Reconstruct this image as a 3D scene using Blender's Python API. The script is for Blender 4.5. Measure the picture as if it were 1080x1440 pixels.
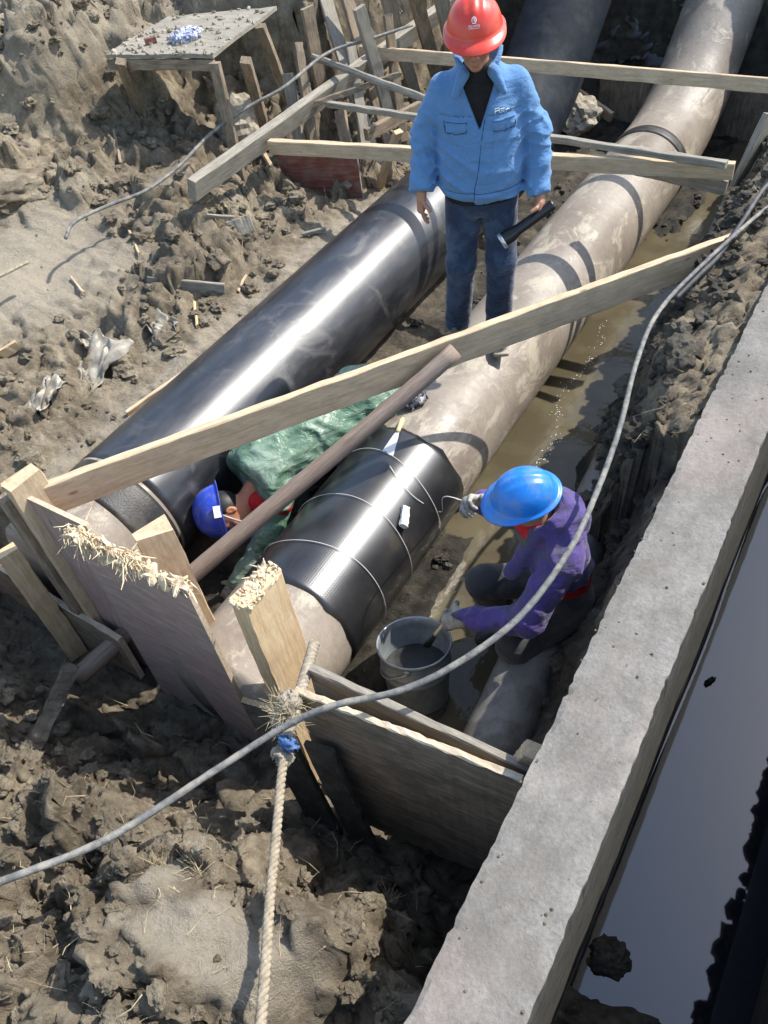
import bpy, math, random
import numpy as np
from mathutils import Vector, Matrix

random.seed(7); RNG = np.random.default_rng(11)
scene = bpy.context.scene
for o in list(bpy.data.objects): bpy.data.objects.remove(o)

# ------------------------------------------------------------------ camera
H = 3.55                                   # camera height above the pit floor (m)
FPX = 1130.0                               # focal length in photo pixels (1080 x 1440)
def _cam_axes():
    c = np.array([540., 720.]); a = np.array([1600., -660.]) - c      # trench direction (+Y)
    bx = 180.; by = (-FPX*FPX - a[0]*bx)/a[1]                          # straight down
    dy = np.array([a[0], a[1], FPX]); dy /= np.linalg.norm(dy)
    dz = -np.array([bx, by, FPX]); dz /= np.linalg.norm(dz)
    return np.stack([np.cross(dy, dz), dy, dz])
RC = _cam_axes()
cam_d = bpy.data.cameras.new('camera'); cam = bpy.data.objects.new('camera', cam_d)
scene.collection.objects.link(cam)
cx, cy, cz = RC[:, 0], -RC[:, 1], -RC[:, 2]
cam.matrix_world = Matrix(((cx[0], cy[0], cz[0], 0), (cx[1], cy[1], cz[1], 0), (cx[2], cy[2], cz[2], H), (0, 0, 0, 1)))
cam_d.sensor_fit = 'VERTICAL'; cam_d.sensor_height = 36; cam_d.lens = FPX/1440*36
cam_d.clip_start = 0.05; cam_d.clip_end = 500
scene.camera = cam

# ------------------------------------------------------------------ light
SUN = np.array([0.36, 0.57, 0.74]); SUN /= np.linalg.norm(SUN)
elev = math.asin(SUN[2]); azim = math.atan2(SUN[0], SUN[1])           # clockwise from +Y
world = bpy.data.worlds.new('World'); scene.world = world; world.use_nodes = True
wn = world.node_tree.nodes; wl = world.node_tree.links
for n in list(wn): wn.remove(n)
sky = wn.new('ShaderNodeTexSky'); sky.sky_type = 'NISHITA'; sky.sun_disc = False
sky.sun_elevation = elev; sky.sun_rotation = azim
sky.air_density = 1.3; sky.dust_density = 1.2; sky.ozone_density = 1.0
bg = wn.new('ShaderNodeBackground'); bg.inputs['Strength'].default_value = 0.15
wo = wn.new('ShaderNodeOutputWorld')
wl.new(sky.outputs[0], bg.inputs[0]); wl.new(bg.outputs[0], wo.inputs[0])
sun_d = bpy.data.lights.new('sun', 'SUN'); sun_d.energy = 3.4; sun_d.angle = math.radians(0.55)
sun_d.color = (1.0, 0.965, 0.905)
sun = bpy.data.objects.new('sun', sun_d); scene.collection.objects.link(sun)
sun.rotation_euler = Vector(tuple(SUN)).to_track_quat('Z', 'Y').to_euler()
scene.view_settings.view_transform = 'Standard'; scene.view_settings.look = 'None'
scene.view_settings.gamma = 1.0; scene.view_settings.exposure = 0.93
scene.cycles.max_bounces = 6; scene.cycles.diffuse_bounces = 3
scene.cycles.glossy_bounces = 3; scene.cycles.transmission_bounces = 4
scene.cycles.caustics_reflective = False; scene.cycles.caustics_refractive = False
scene.cycles.use_denoising = True

# ------------------------------------------------------------------ helpers
COL = scene.collection
def at(px, py, z):
    """real place of a photo point that lies at height z"""
    d = RC @ np.array([px-540., py-720., FPX]); d = d*(z-H)/d[2]
    return np.array([d[0], d[1], z])
def link(o, parent=None):
    COL.objects.link(o)
    if parent is not None: o.parent = parent
    return o
def tag(o, label=None, cat=None, group=None, kind=None):
    if label: o['label'] = label
    if cat: o['category'] = cat
    if group: o['group'] = group
    if kind: o['kind'] = kind
    return o
def empty(name, loc=(0, 0, 0), rz=0.0):
    o = bpy.data.objects.new(name, None); o.empty_display_size = .1
    o.location = tuple(loc); o.rotation_euler = (0, 0, rz); return link(o)
def mesh_obj(name, verts, faces, mat=None, parent=None, smooth=False, uv=None, mats=None, midx=None, matrix=None):
    me = bpy.data.meshes.new(name)
    me.from_pydata(np.asarray(verts, dtype=float).tolist(), [], [tuple(map(int, f)) for f in faces] if not isinstance(faces, list) else faces)
    for m in (mats or [mat]):
        if m is not None: me.materials.append(m)
    if midx is not None: me.polygons.foreach_set('material_index', np.asarray(midx, dtype=np.int32))
    if smooth: me.polygons.foreach_set('use_smooth', np.ones(len(me.polygons), dtype=bool))
    if uv is not None:
        l = me.uv_layers.new(name='UVMap'); vi = np.empty(len(me.loops), dtype=np.int32)
        me.loops.foreach_get('vertex_index', vi)
        l.data.foreach_set('uv', np.asarray(uv, dtype=np.float32)[vi].ravel())
    me.update()
    o = bpy.data.objects.new(name, me)
    if matrix is not None: o.matrix_world = matrix
    link(o, parent); return o
def nrm(v): v = np.asarray(v, float); return v/np.linalg.norm(v)

# noise -------------------------------------------------------------
_perm = RNG.permutation(256); _perm = np.concatenate([_perm, _perm, _perm])
_grad = RNG.normal(size=(256, 3)); _grad /= np.linalg.norm(_grad, axis=1)[:, None]
def perlin(x, y, z=None):
    x = np.asarray(x, float); y = np.asarray(y, float)
    z = np.zeros_like(x)+.37 if z is None else np.asarray(z, float)
    xi = np.floor(x).astype(int); yi = np.floor(y).astype(int); zi = np.floor(z).astype(int)
    xf, yf, zf = x-xi, y-yi, z-zi
    u, v, w = [t*t*t*(t*(t*6-15)+10) for t in (xf, yf, zf)]
    def g(i, j, k):
        h = _perm[_perm[_perm[(xi+i) & 255]+((yi+j) & 255)]+((zi+k) & 255)]
        q = _grad[h]; return q[..., 0]*(xf-i)+q[..., 1]*(yf-j)+q[..., 2]*(zf-k)
    l = lambda a, b, t: a+(b-a)*t
    return 1.5*l(l(l(g(0, 0, 0), g(1, 0, 0), u), l(g(0, 1, 0), g(1, 1, 0), u), v),
                 l(l(g(0, 0, 1), g(1, 0, 1), u), l(g(0, 1, 1), g(1, 1, 1), u), v), w)
def fbm(x, y, z=None, o=4, gain=.5, lac=2.1, ridged=False):
    s = 0; a = 1.; f = 1.
    for k in range(o):
        n = perlin(x*f+17*k, y*f-9*k, None if z is None else z*f+5*k)
        s = s+a*((1-2*np.abs(n)) if ridged else n); a *= gain; f *= lac
    return s
def worley(x, y, seed=0):
    xi = np.floor(x).astype(int); yi = np.floor(y).astype(int)
    f1 = np.full(np.shape(x), 9.); f2 = f1.copy(); idv = np.zeros(np.shape(x))
    for i in (-1, 0, 1):
        for j in (-1, 0, 1):
            h = _perm[_perm[(xi+i+seed) & 255]+((yi+j) & 255)]
            px = xi+i+.5+.9*(_perm[h+31]/255-.5); py = yi+j+.5+.9*(_perm[h+77]/255-.5)
            d = np.hypot(x-px, y-py); m = d < f1
            f2 = np.where(m, f1, np.minimum(f2, d)); idv = np.where(m, h/255., idv); f1 = np.where(m, d, f1)
    return f1, f2, idv
def sstep(a, b, x): t = np.clip((x-a)/(b-a), 0, 1); return t*t*(3-2*t)

# materials ---------------------------------------------------------
class G:
    def __init__(s, name):
        s.m = bpy.data.materials.new(name); s.m.use_nodes = True
        s.n = s.m.node_tree.nodes; s.l = s.m.node_tree.links; s.b = s.n['Principled BSDF']
        s.tc = s.n.new('ShaderNodeTexCoord'); s.obj = s.tc.outputs['Object']; s.uv = s.tc.outputs['UV']
    def put(s, inp, v):
        if hasattr(v, 'is_linked'): s.l.new(v, inp)
        elif isinstance(v, (tuple, list)): inp.default_value = tuple(v)+((1,) if len(v) == 3 and inp.type == 'RGBA' else ())
        else: inp.default_value = v
    def map(s, scale=(1, 1, 1), vec=None, rot=(0, 0, 0), rnd=False):
        m = s.n.new('ShaderNodeMapping'); s.put(m.inputs['Vector'], vec or s.obj)
        m.inputs['Scale'].default_value = scale; m.inputs['Rotation'].default_value = rot
        if rnd:
            oi = s.n.new('ShaderNodeObjectInfo'); mu = s.n.new('ShaderNodeMath'); mu.operation = 'MULTIPLY'; mu.inputs[1].default_value = 37
            s.l.new(oi.outputs['Random'], mu.inputs[0]); s.l.new(mu.outputs[0], m.inputs['Location'])
        return m.outputs[0]
    def noise(s, scale=5, detail=5, rough=.6, vec=None, dist=0):
        n = s.n.new('ShaderNodeTexNoise'); s.put(n.inputs['Vector'], vec or s.obj)
        n.inputs['Scale'].default_value = scale; n.inputs['Detail'].default_value = detail
        n.inputs['Roughness'].default_value = rough; n.inputs['Distortion'].default_value = dist
        return n.outputs['Fac']
    def voro(s, scale=5, vec=None, feature='F1', out='Distance'):
        n = s.n.new('ShaderNodeTexVoronoi'); n.feature = feature; s.put(n.inputs['Vector'], vec or s.obj)
        n.inputs['Scale'].default_value = scale; return n.outputs[out]
    def wave(s, scale, vec=None, dist=0, dirn='X', profile='SIN'):
        n = s.n.new('ShaderNodeTexWave'); s.put(n.inputs['Vector'], vec or s.obj); n.bands_direction = dirn
        n.wave_profile = profile; n.inputs['Scale'].default_value = scale; n.inputs['Distortion'].default_value = dist
        return n.outputs['Fac']
    def ramp(s, fac, stops):
        r = s.n.new('ShaderNodeValToRGB'); e = r.color_ramp.elements
        while len(e) < len(stops): e.new(.5)
        for k, (p, c) in enumerate(stops):
            e[k].position = p; c = (c, c, c) if not isinstance(c, (tuple, list)) else c; e[k].color = tuple(c)+(1,)
        s.put(r.inputs[0], fac); return r.outputs[0]
    def mix(s, fac, a, b, mode='MIX'):
        m = s.n.new('ShaderNodeMix'); m.data_type = 'RGBA'; m.blend_type = mode
        s.put(m.inputs[0], fac); s.put(m.inputs[6], a); s.put(m.inputs[7], b); return m.outputs[2]
    def math(s, op, a, b=0.):
        m = s.n.new('ShaderNodeMath'); m.operation = op; s.put(m.inputs[0], a); s.put(m.inputs[1], b); return m.outputs[0]
    def attr(s, name): a = s.n.new('ShaderNodeAttribute'); a.attribute_name = name; return a.outputs['Fac']
    def bump(s, h, strength=.5, dist=.01, normal=None):
        b = s.n.new('ShaderNodeBump'); b.inputs['Strength'].default_value = strength; b.inputs['Distance'].default_value = dist
        s.put(b.inputs['Height'], h)
        if normal is not None: s.l.new(normal, b.inputs['Normal'])
        return b.outputs[0]
    def out(s, color=None, rough=None, normal=None, spec=None, metal=None, **kw):
        for k, v in (('Base Color', color), ('Roughness', rough), ('Normal', normal), ('Specular IOR Level', spec), ('Metallic', metal)):
            if v is not None: s.put(s.b.inputs[k], v)
        for k, v in kw.items(): s.put(s.b.inputs[k.replace('_', ' ')], v)
        return s.m

def m_soil(name, dark, mid, pale, wetattr=True):
    g = G(name)
    big = g.noise(1.7, 4, .55); fine = g.noise(42, 6, .7); med = g.noise(9, 6, .65)
    c = g.ramp(g.math('ADD', g.math('MULTIPLY', med, .6), g.math('MULTIPLY', big, .4)), [(.36, dark), (.5, mid), (.62, pale)])
    c = g.mix(.55, c, g.ramp(fine, [(.32, .33), (.5, .5), (.66, .68)]), 'OVERLAY')
    straw = g.ramp(g.noise(14, 2, .5, g.map((1, 9, 3), rot=(0, 0, .7))), [(.68, 0.), (.74, 1.)])
    c = g.mix(g.math('MULTIPLY', straw, .35), c, (.36, .31, .2))
    rough = .93
    if wetattr:
        dry = g.attr('dry'); wet = g.attr('wet')  # wet carries damp soil and also the shade painted at the far end
        c = g.mix(g.math('MULTIPLY', dry, .85), c, g.mix(.3, (.40, .345, .265), g.ramp(fine, [(.3, .3), (.7, .7)]), 'OVERLAY'))
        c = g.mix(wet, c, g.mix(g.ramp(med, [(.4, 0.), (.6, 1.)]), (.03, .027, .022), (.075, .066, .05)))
        rough = g.ramp(wet, [(0., .95), (1., .42)])
    h = g.math('ADD', g.noise(60, 8, .75), g.math('MULTIPLY', g.noise(230, 3, .6), .35))
    return g.out(c, rough, g.bump(h, 1.0, .022), spec=.25)
M = {}
M['soil'] = m_soil('soil', (.12, .095, .064), (.235, .19, .13), (.37, .31, .22))
M['clod'] = m_soil('clod', (.125, .1, .068), (.24, .195, .135), (.39, .33, .235), False)
M['mud'] = m_soil('mud', (.05, .043, .033), (.1, .086, .066), (.16, .14, .108), False)

def m_wood(name, a, b, c, dirt=.35, dirtcol=(.13, .11, .085), rough=.8):
    g = G(name); v = g.map((1.2, 14, 14), rnd=True)
    ring = g.noise(5, 6, .6, v, .6); fine = g.noise(30, 4, .6, g.map((1., 22, 22), rnd=True))
    col = g.ramp(ring, [(.3, a), (.5, b), (.7, c)])
    col = g.mix(.35, col, g.ramp(fine, [(.3, .25), (.7, .75)]), 'OVERLAY')
    spots = g.ramp(g.noise(7, 7, .7, g.map((1, 1.6, 1.6), rnd=True)), [(.46, 0.), (.62, 1.)])
    col = g.mix(g.math('MULTIPLY', spots, dirt), col, dirtcol)
    knot = g.ramp(g.voro(3.1, g.map((1, 2.4, 2.4), rnd=True)), [(.05, 1.), (.085, 0.)])
    col = g.mix(g.math('MULTIPLY', knot, .6), col, (.16, .09, .05))
    return g.out(col, rough, g.bump(g.math('ADD', fine, g.math('MULTIPLY', ring, .6)), .35, .004), spec=.2)
M['pine'] = m_wood('pine', (.47, .335, .205), (.58, .43, .275), (.65, .51, .35), .35, (.29, .225, .155))
M['pine_fresh'] = m_wood('pine_fresh', (.5, .335, .18), (.61, .435, .25), (.69, .53, .34), .2, (.4, .3, .2))
M['grey_wood'] = m_wood('grey_wood', (.2, .18, .145), (.29, .26, .21), (.38, .345, .28), .4, (.16, .14, .11))
M['dirty_wood'] = m_wood('dirty_wood', (.18, .135, .092), (.275, .21, .145), (.38, .30, .215), .6, (.11, .095, .07))
M['pole_wood'] = m_wood('pole_wood', (.2, .145, .11), (.27, .2, .155), (.34, .265, .21), .25, (.33, .28, .22))
M['film_ply'] = m_wood('film_ply', (.27, .18, .15), (.37, .265, .225), (.46, .36, .31), .45, (.26, .225, .185), .65)
M['red_ply'] = m_wood('red_ply', (.13, .045, .035), (.2, .07, .055), (.27, .12, .095), .5, (.24, .2, .16), .7)
M['ply_edge'] = m_wood('ply_edge', (.42, .33, .22), (.55, .45, .32), (.62, .53, .40), .25, (.22, .18, .13))

def m_concrete():
    g = G('concrete'); big = g.noise(2.2, 5, .6); med = g.noise(13, 6, .7); fine = g.noise(90, 5, .7)
    c = g.ramp(big, [(.32, (.15, .137, .12)), (.5, (.195, .18, .16)), (.68, (.235, .22, .197))])
    c = g.mix(.5, c, g.ramp(med, [(.3, .32), (.7, .66)]), 'OVERLAY')
    c = g.mix(.5, c, g.ramp(fine, [(.3, .3), (.7, .7)]), 'OVERLAY')
    red = g.ramp(g.noise(1.6, 3, .6, g.map((1, .6, 1), rot=(0, 0, .4))), [(.55, 0.), (.72, 1.)])
    c = g.mix(g.math('MULTIPLY', red, .3), c, (.33, .235, .195))
    pits = g.ramp(g.voro(55), [(.08, 1.), (.2, 0.)])
    c = g.mix(g.math('MULTIPLY', pits, g.ramp(g.noise(6, 3), [(.5, 0.), (.62, .6)])), c, (.1, .09, .075))
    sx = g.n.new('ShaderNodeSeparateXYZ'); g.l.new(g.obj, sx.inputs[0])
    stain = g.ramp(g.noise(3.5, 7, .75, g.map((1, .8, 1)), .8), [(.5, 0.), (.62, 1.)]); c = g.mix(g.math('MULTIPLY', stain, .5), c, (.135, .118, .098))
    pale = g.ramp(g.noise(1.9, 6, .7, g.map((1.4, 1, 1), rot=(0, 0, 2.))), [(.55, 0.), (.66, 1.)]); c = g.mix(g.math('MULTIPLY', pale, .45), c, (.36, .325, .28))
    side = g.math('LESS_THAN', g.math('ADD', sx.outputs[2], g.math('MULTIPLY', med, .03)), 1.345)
    c = g.mix(g.math('MULTIPLY', side, .92), c, g.mix(g.ramp(med, [(.35, 0.), (.65, 1.)]), (.035, .035, .03), (.085, .08, .068)))  # wall sides coloured darker than the top, standing in for shade
    h = g.math('ADD', g.math('MULTIPLY', med, .7), g.math('MULTIPLY', fine, .5))
    return g.out(c, .92, g.bump(h, .6, .012), spec=.25)
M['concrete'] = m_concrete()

def m_brownpipe():
    g = G('brown_pipe_coat'); med = g.noise(5, 7, .68); fine = g.noise(30, 6, .7); big = g.noise(1.4, 4, .5)
    c = g.ramp(big, [(.35, (.19, .155, .118)), (.5, (.255, .212, .168)), (.65, (.315, .27, .215))])
    c = g.mix(.45, c, g.ramp(fine, [(.3, .35), (.7, .66)]), 'OVERLAY')
    mud = g.ramp(g.noise(3.4, 8, .72, g.map((1.6, .8, 1.6)), .5), [(.52, 0.), (.60, 1.)])
    c = g.mix(g.math('MULTIPLY', mud, .62), c, (.47, .41, .31))
    st = g.ramp(g.noise(5, 5, .6, g.map((1, 5, 1), rot=(0, 0, .35))), [(.58, 0.), (.7, 1.)])
    c = g.mix(g.math('MULTIPLY', st, .3), c, (.13, .12, .1))
    return g.out(c, g.ramp(med, [(.35, .36), (.7, .65)]), g.bump(g.math('ADD', fine, g.math('MULTIPLY', mud, .8)), .3, .006), spec=.4)
M['brown_pipe'] = m_brownpipe()
def m_blackpipe():
    g = G('black_pipe_coat'); s = g.noise(4, 6, .65, g.map((2.2, .5, 2.2))); fine = g.noise(60, 5, .7)
    c = g.ramp(s, [(.4, (.012, .012, .014)), (.6, (.028, .028, .031)), (.75, (.085, .08, .075))])
    dust = g.ramp(g.noise(2.3, 7, .7, g.map((1.3, 1, 1.3)), 1.2), [(.54, 0.), (.68, 1.)])
    c = g.mix(g.math('MULTIPLY', dust, .30), c, (.2, .18, .155))
    r = g.mix(g.math('MULTIPLY', dust, .6), g.ramp(s, [(.35, .30), (.7, .42)]), (.62, .62, .62))
    h = g.math('ADD', g.noise(7, 3, .5, g.map((1, .35, 1))), g.math('MULTIPLY', fine, .05))
    return g.out(c, r, g.bump(h, .12, .012), spec=.95)
M['black_pipe'] = m_blackpipe()
def m_sleeve():
    g = G('mesh_sleeve'); u = g.map((1, 1, 1), g.uv)
    w = g.math('MULTIPLY', g.wave(27, u, .3, 'X'), g.wave(27, u, .3, 'Y'))
    n = g.noise(4, 5, .6); sp = g.noise(300, 2, .6)
    c = g.ramp(n, [(.4, (.012, .012, .013)), (.62, (.022, .021, .021)), (.72, (.045, .038, .03))])
    h = g.math('ADD', w, g.math('MULTIPLY', sp, 1.2))
    return g.out(c, g.ramp(n, [(.35, .29), (.7, .38)]), g.bump(h, .13, .002), spec=1.0)
M['sleeve'] = m_sleeve()
def m_simple(name, col, rough=.6, var=.25, scale=14, spec=.4, metal=0., bump=.15, dirt=None, dirtamt=.4, dscale=6):
    g = G(name); n = g.noise(scale, 5, .65); c = g.mix(var*2, col, g.ramp(n, [(.25, .2), (.75, .8)]), 'OVERLAY')
    if dirt is not None:
        d = g.ramp(g.noise(dscale, 7, .7), [(.48, 0.), (.62, 1.)]); c = g.mix(g.math('MULTIPLY', d, dirtamt), c, dirt)
    return g.out(c, rough, g.bump(g.noise(scale*5, 4, .6), bump, .004), spec=spec, metal=metal)
M['tar'] = m_simple('tar', (.02, .018, .016), .5, .3, 20, .5, 0, .5, (.1, .085, .065), .5)
M['plastic_grey'] = m_simple('grey_band', (.3, .29, .28), .35, .2)
M['hose'] = m_simple('hose', (.15, .147, .138), .7, .5, 30, .3, 0, .4, (.32, .285, .23), .75, 12)
M['cable_dark'] = m_simple('cable_dark', (.05, .05, .052), .6, .3, 25, .3, 0, .2, (.2, .18, .15), .4, 5)
M['rope'] = m_simple('rope', (.34, .285, .205), .95, .4, 60, .1, 0, .6, (.24, .2, .15), .45, 12)
M['rope_old'] = m_simple('rope_old', (.33, .285, .22), .95, .4, 60, .1, 0, .6, (.17, .14, .11), .45, 12)
M['string'] = m_simple('string', (.72, .70, .65), .9, .2, 60, .1)
M['straw'] = m_simple('straw', (.45, .37, .23), .85, .35, 40, .15)
M['splinter'] = m_simple('splinter', (.66, .53, .35), .85, .35, 30, .15)
M['galv'] = m_simple('galvanised', (.30, .33, .34), .36, .25, 18, .6, .45, .12, (.2, .185, .16), .5, 8)
M['foam'] = m_simple('foam_white', (.75, .74, .68), .8, .1)
M['blade'] = m_simple('blade', (.72, .72, .70), .4, .1, 12, .5, .3)
M['handle'] = m_simple('handle', (.66, .52, .28), .5, .2)
M['helm_red'] = m_simple('helmet_red', (.66, .05, .03), .33, .1, 9, .5, 0, .05, (.42, .16, .11), .35, 16)
M['helm_blue'] = m_simple('helmet_blue', (.014, .19, .62), .33, .1, 9, .5, 0, .05, (.16, .24, .33), .45, 15)
M['helm_violet'] = m_simple('helmet_violet', (.024, .06, .44), .38, .1, 9, .5, 0, .05, (.16, .17, .27), .5, 15)
M['white'] = m_simple('white_print', (.82, .82, .8), .6, .03)
M['skin'] = m_simple('skin', (.40, .20, .125), .5, .12, 22, .4, 0, .1)
M['skin_warm'] = m_simple('skin_warm', (.5, .2, .1), .5, .12, 22, .4, 0, .1)
M['lip'] = m_simple('lip', (.33, .12, .09), .5, .1)
M['hair'] = m_simple('hair', (.012, .011, .011), .5, .2, 60)
M['black_cloth'] = m_simple('black_cloth', (.02, .02, .021), .9, .3, 30, .2, 0, .3)
M['dark_cloth'] = m_simple('dark_cloth', (.045, .043, .045), .9, .3, 20, .2, 0, .3, (.12, .1, .08), .5)
M['red_cloth'] = m_simple('red_cloth', (.52, .025, .03), .85, .2, 20, .2, 0, .2)
M['glove'] = m_simple('glove', (.36, .34, .29), .9, .3, 30, .2, 0, .3, (.06, .055, .05), .75, 14)
M['shoe'] = m_simple('shoe', (.025, .024, .024), .5, .3, 20, .4, 0, .2, (.3, .26, .2), .6, 14)
M['shoe_tan'] = m_simple('shoe_tan', (.34, .29, .22), .7, .3, 20, .3, 0, .2, (.16, .14, .11), .5, 14)
M['tool_black'] = m_simple('tool_black', (.015, .015, .016), .3, .1, 20, .5)
M['lens'] = m_simple('lens', (.5, .52, .53), .15, .1, 20, .6, .6)
M['plastic'] = m_simple('plastic_sheet', (.36, .32, .25), .4, .3, 10, .4, 0, .3, (.2, .17, .125), .85, 7)
M['tarp'] = m_simple('tarp', (.06, .06, .062), .45, .3, 8, .5, 0, .2, (.15, .13, .11), .4)
M['stone'] = m_simple('stone', (.36, .31, .235), .9, .35, 9, .2, 0, .7, (.22, .19, .14), .5)
M['navy_shade'] = m_simple('navy_shade', (.011, .016, .023), .7, .4, 6, .2, 0, .3, (.05, .048, .046), .5, 4)  # dark navy tone puts shade into the colour of the pipe's rising end
M['stripe'] = m_simple('stripe_dark', (.07, .07, .08), .9, .2, 40, .2)
M['blue_rag'] = m_simple('blue_rag', (.5, .52, .56), .9, .3, 40, .2, 0, .2, (.06, .08, .24), .9, 18)
M['rag'] = m_simple('rag', (.09, .09, .1), .9, .3, 40, .2, 0, .2, (.5, .5, .5), .85, 30)
def m_cloth(name, col, dirt, dirtamt, weave=260, rough=.85, sheen=.2, wr=.5):
    g = G(name); n = g.noise(7, 5, .6); c = g.mix(.4, col, g.ramp(n, [(.3, .36), (.7, .62)]), 'OVERLAY')
    d = g.ramp(g.noise(5, 7, .72), [(.47, 0.), (.62, 1.)]); c = g.mix(g.math('MULTIPLY', d, dirtamt), c, dirt)
    wr_ = g.noise(9, 4, .55, g.map((1, 1, 2.2)), .8)
    nn = g.bump(wr_, wr, .03); nn = g.bump(g.noise(weave, 2, .5), .12, .002, nn)
    return g.out(c, rough, nn, spec=.25, Sheen_Weight=sheen)
M['jacket_blue'] = m_cloth('jacket_blue', (.105, .235, .45), (.08, .185, .37), .4)
M['jacket_purple'] = m_cloth('jacket_purple', (.09, .06, .22), (.085, .08, .09), 1.0, wr=.8)
M['denim'] = m_cloth('denim', (.02, .034, .07), (.09, .125, .19), .55, 400)
M['raincoat'] = m_cloth('raincoat', (.115, .20, .135), (.29, .37, .29), .8, 100, .33, 0., .7)
M['sweat_grey'] = m_cloth('grey_trousers', (.05, .05, .052), (.12, .105, .085), .6)

def m_water(name, deep, shallow, gl, ripple, rs):
    g = G(name); n = g.noise(3, 4, .6)
    c = g.ramp(n, [(.38, deep), (.62, shallow)])
    h = g.noise(rs, 3, .55, g.map((1, .7, 1)))
    m = g.out(c, .5, None, spec=0.)
    gly = g.n.new('ShaderNodeBsdfGlossy'); gly.inputs['Roughness'].default_value = .03
    nm = g.bump(h, ripple, .02); g.l.new(nm, gly.inputs['Normal'])
    mx = g.n.new('ShaderNodeMixShader'); fr = g.n.new('ShaderNodeFresnel'); fr.inputs['IOR'].default_value = gl
    g.l.new(nm, fr.inputs['Normal'])
    g.l.new(fr.outputs[0], mx.inputs[0]); g.l.new(g.b.outputs[0], mx.inputs[1]); g.l.new(gly.outputs[0], mx.inputs[2])
    g.l.new(mx.outputs[0], g.n['Material Output'].inputs[0]); return m
M['ditch_water'] = m_water('ditch_water', (.085, .07, .042), (.125, .104, .064), 1.36, .12, 14)
M['channel_water'] = m_water('channel_water', (.008, .009, .013), (.011, .012, .017), 2.0, .035, 2.2)

# shapes ------------------------------------------------------------
def prof_box(w, t, c):
    hw, ht = w/2, t/2
    return [(ht-c, -hw), (ht, -hw+c), (ht, hw-c), (ht-c, hw), (-ht+c, hw), (-ht, hw-c), (-ht, -hw+c), (-ht+c, -hw)]
def board(name, A, B, w, t, mat, up=(0, 0, 1), parent=None, seg=14, rough=.003, warp=.004, chamfer=.004, edge=None, ragged=0.0, taper=0.):
    """sawn board from A to B: local X is its length, local Z its width, local Y its thickness"""
    A = np.asarray(A, float); B = np.asarray(B, float); L = np.linalg.norm(B-A); x = (B-A)/L
    u = np.asarray(up, float); z = u-x*(u@x); z = nrm(z); y = np.cross(z, x)
    mtx = Matrix(((x[0], y[0], z[0], A[0]), (x[1], y[1], z[1], A[1]), (x[2], y[2], z[2], A[2]), (0, 0, 0, 1)))
    pr = prof_box(w, t, min(chamfer, t*.3)); n = len(pr); V = []; F = []; mi = []
    ph = random.uniform(0, 100)
    for i in range(seg+1):
        s = i/seg; k = 1-taper*s
        wy = warp*perlin(np.array([s*2.3+ph]), np.array([ph]))[0]; wz = warp*perlin(np.array([s*1.9-ph]), np.array([ph+9]))[0]
        for (py, pz) in pr:
            e = rough*random.uniform(-1, 1); xx = s*L
            if i in (0, seg) and ragged: xx += ragged*random.uniform(-1, 1)
            V.append((xx, py*k+wy+e*.5, pz*k+wz+e))
    for i in range(seg):
        for j in range(n):
            a = i*n+j; b = i*n+(j+1) % n; F.append((a, b, b+n, a+n)); mi.append(1 if (j % 4 in (0, 2, 3) and edge) else 0)
    F.append(tuple(range(n-1, -1, -1))); F.append(tuple(range(seg*n, seg*n+n))); mi += [1 if edge else 0]*2
    return mesh_obj(name, V, F, mats=[mat]+([edge] if edge else []), midx=mi, parent=parent, matrix=mtx)
def frames(P):
    P = np.asarray(P, float); T = np.gradient(P, axis=0); T /= np.linalg.norm(T, axis=1)[:, None]
    ref = np.array([0, 0, 1.]) if abs(T[0][2]) < .9 else np.array([1., 0, 0])
    N = [nrm(ref-T[0]*(ref@T[0]))]
    for i in range(1, len(P)):
        v = N[-1]-T[i]*(N[-1]@T[i]); N.append(nrm(v))
    N = np.array(N); return T, N, np.cross(T, N)
def tube_data(P, r, seg=12, cap=True, jitter=0.0, squash=1.0):
    P = np.asarray(P, float); T, N, Bn = frames(P); r = np.broadcast_to(np.asarray(r, float), (len(P),))
    a = np.arange(seg)*2*np.pi/seg; ca, sa = np.cos(a), np.sin(a)*squash
    V = P[:, None, :]+r[:, None, None]*(ca[None, :, None]*N[:, None, :]+sa[None, :, None]*Bn[:, None, :])
    if jitter: V = V+RNG.normal(scale=jitter, size=V.shape)
    s = np.concatenate([[0], np.cumsum(np.linalg.norm(np.diff(P, axis=0), axis=1))])
    uv = np.stack(np.broadcast_arrays((a*r.mean())[None, :], s[:, None]), -1).reshape(-1, 2)
    F = []; n = len(P)
    for i in range(n-1):
        for j in range(seg):
            j2 = (j+1) % seg; F.append((i*seg+j, i*seg+j2, (i+1)*seg+j2, (i+1)*seg+j))
    if cap: F.append(tuple(range(seg-1, -1, -1))); F.append(tuple(range((n-1)*seg, n*seg)))
    return V.reshape(-1, 3), F, uv
def tube(name, P, r, mat, seg=12, parent=None, cap=True, jitter=0.0, smooth=True, squash=1.0):
    V, F, uv = tube_data(P, r, seg, cap, jitter, squash)
    return mesh_obj(name, V, F, mat, parent, smooth, uv)
def spline(C, n=60):
    C = np.asarray(C, float); m = len(C); out = []
    E_ = np.vstack([2*C[0]-C[1], C, 2*C[-1]-C[-2]])
    for t in np.linspace(0, m-1, n):
        i = min(int(t), m-2); f = t-i; p0, p1, p2, p3 = E_[i:i+4]
        out.append(.5*((2*p1)+(-p0+p2)*f+(2*p0-5*p1+4*p2-p3)*f*f+(-p0+3*p1-3*p2+p3)*f**3))
    return np.array(out)
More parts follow.
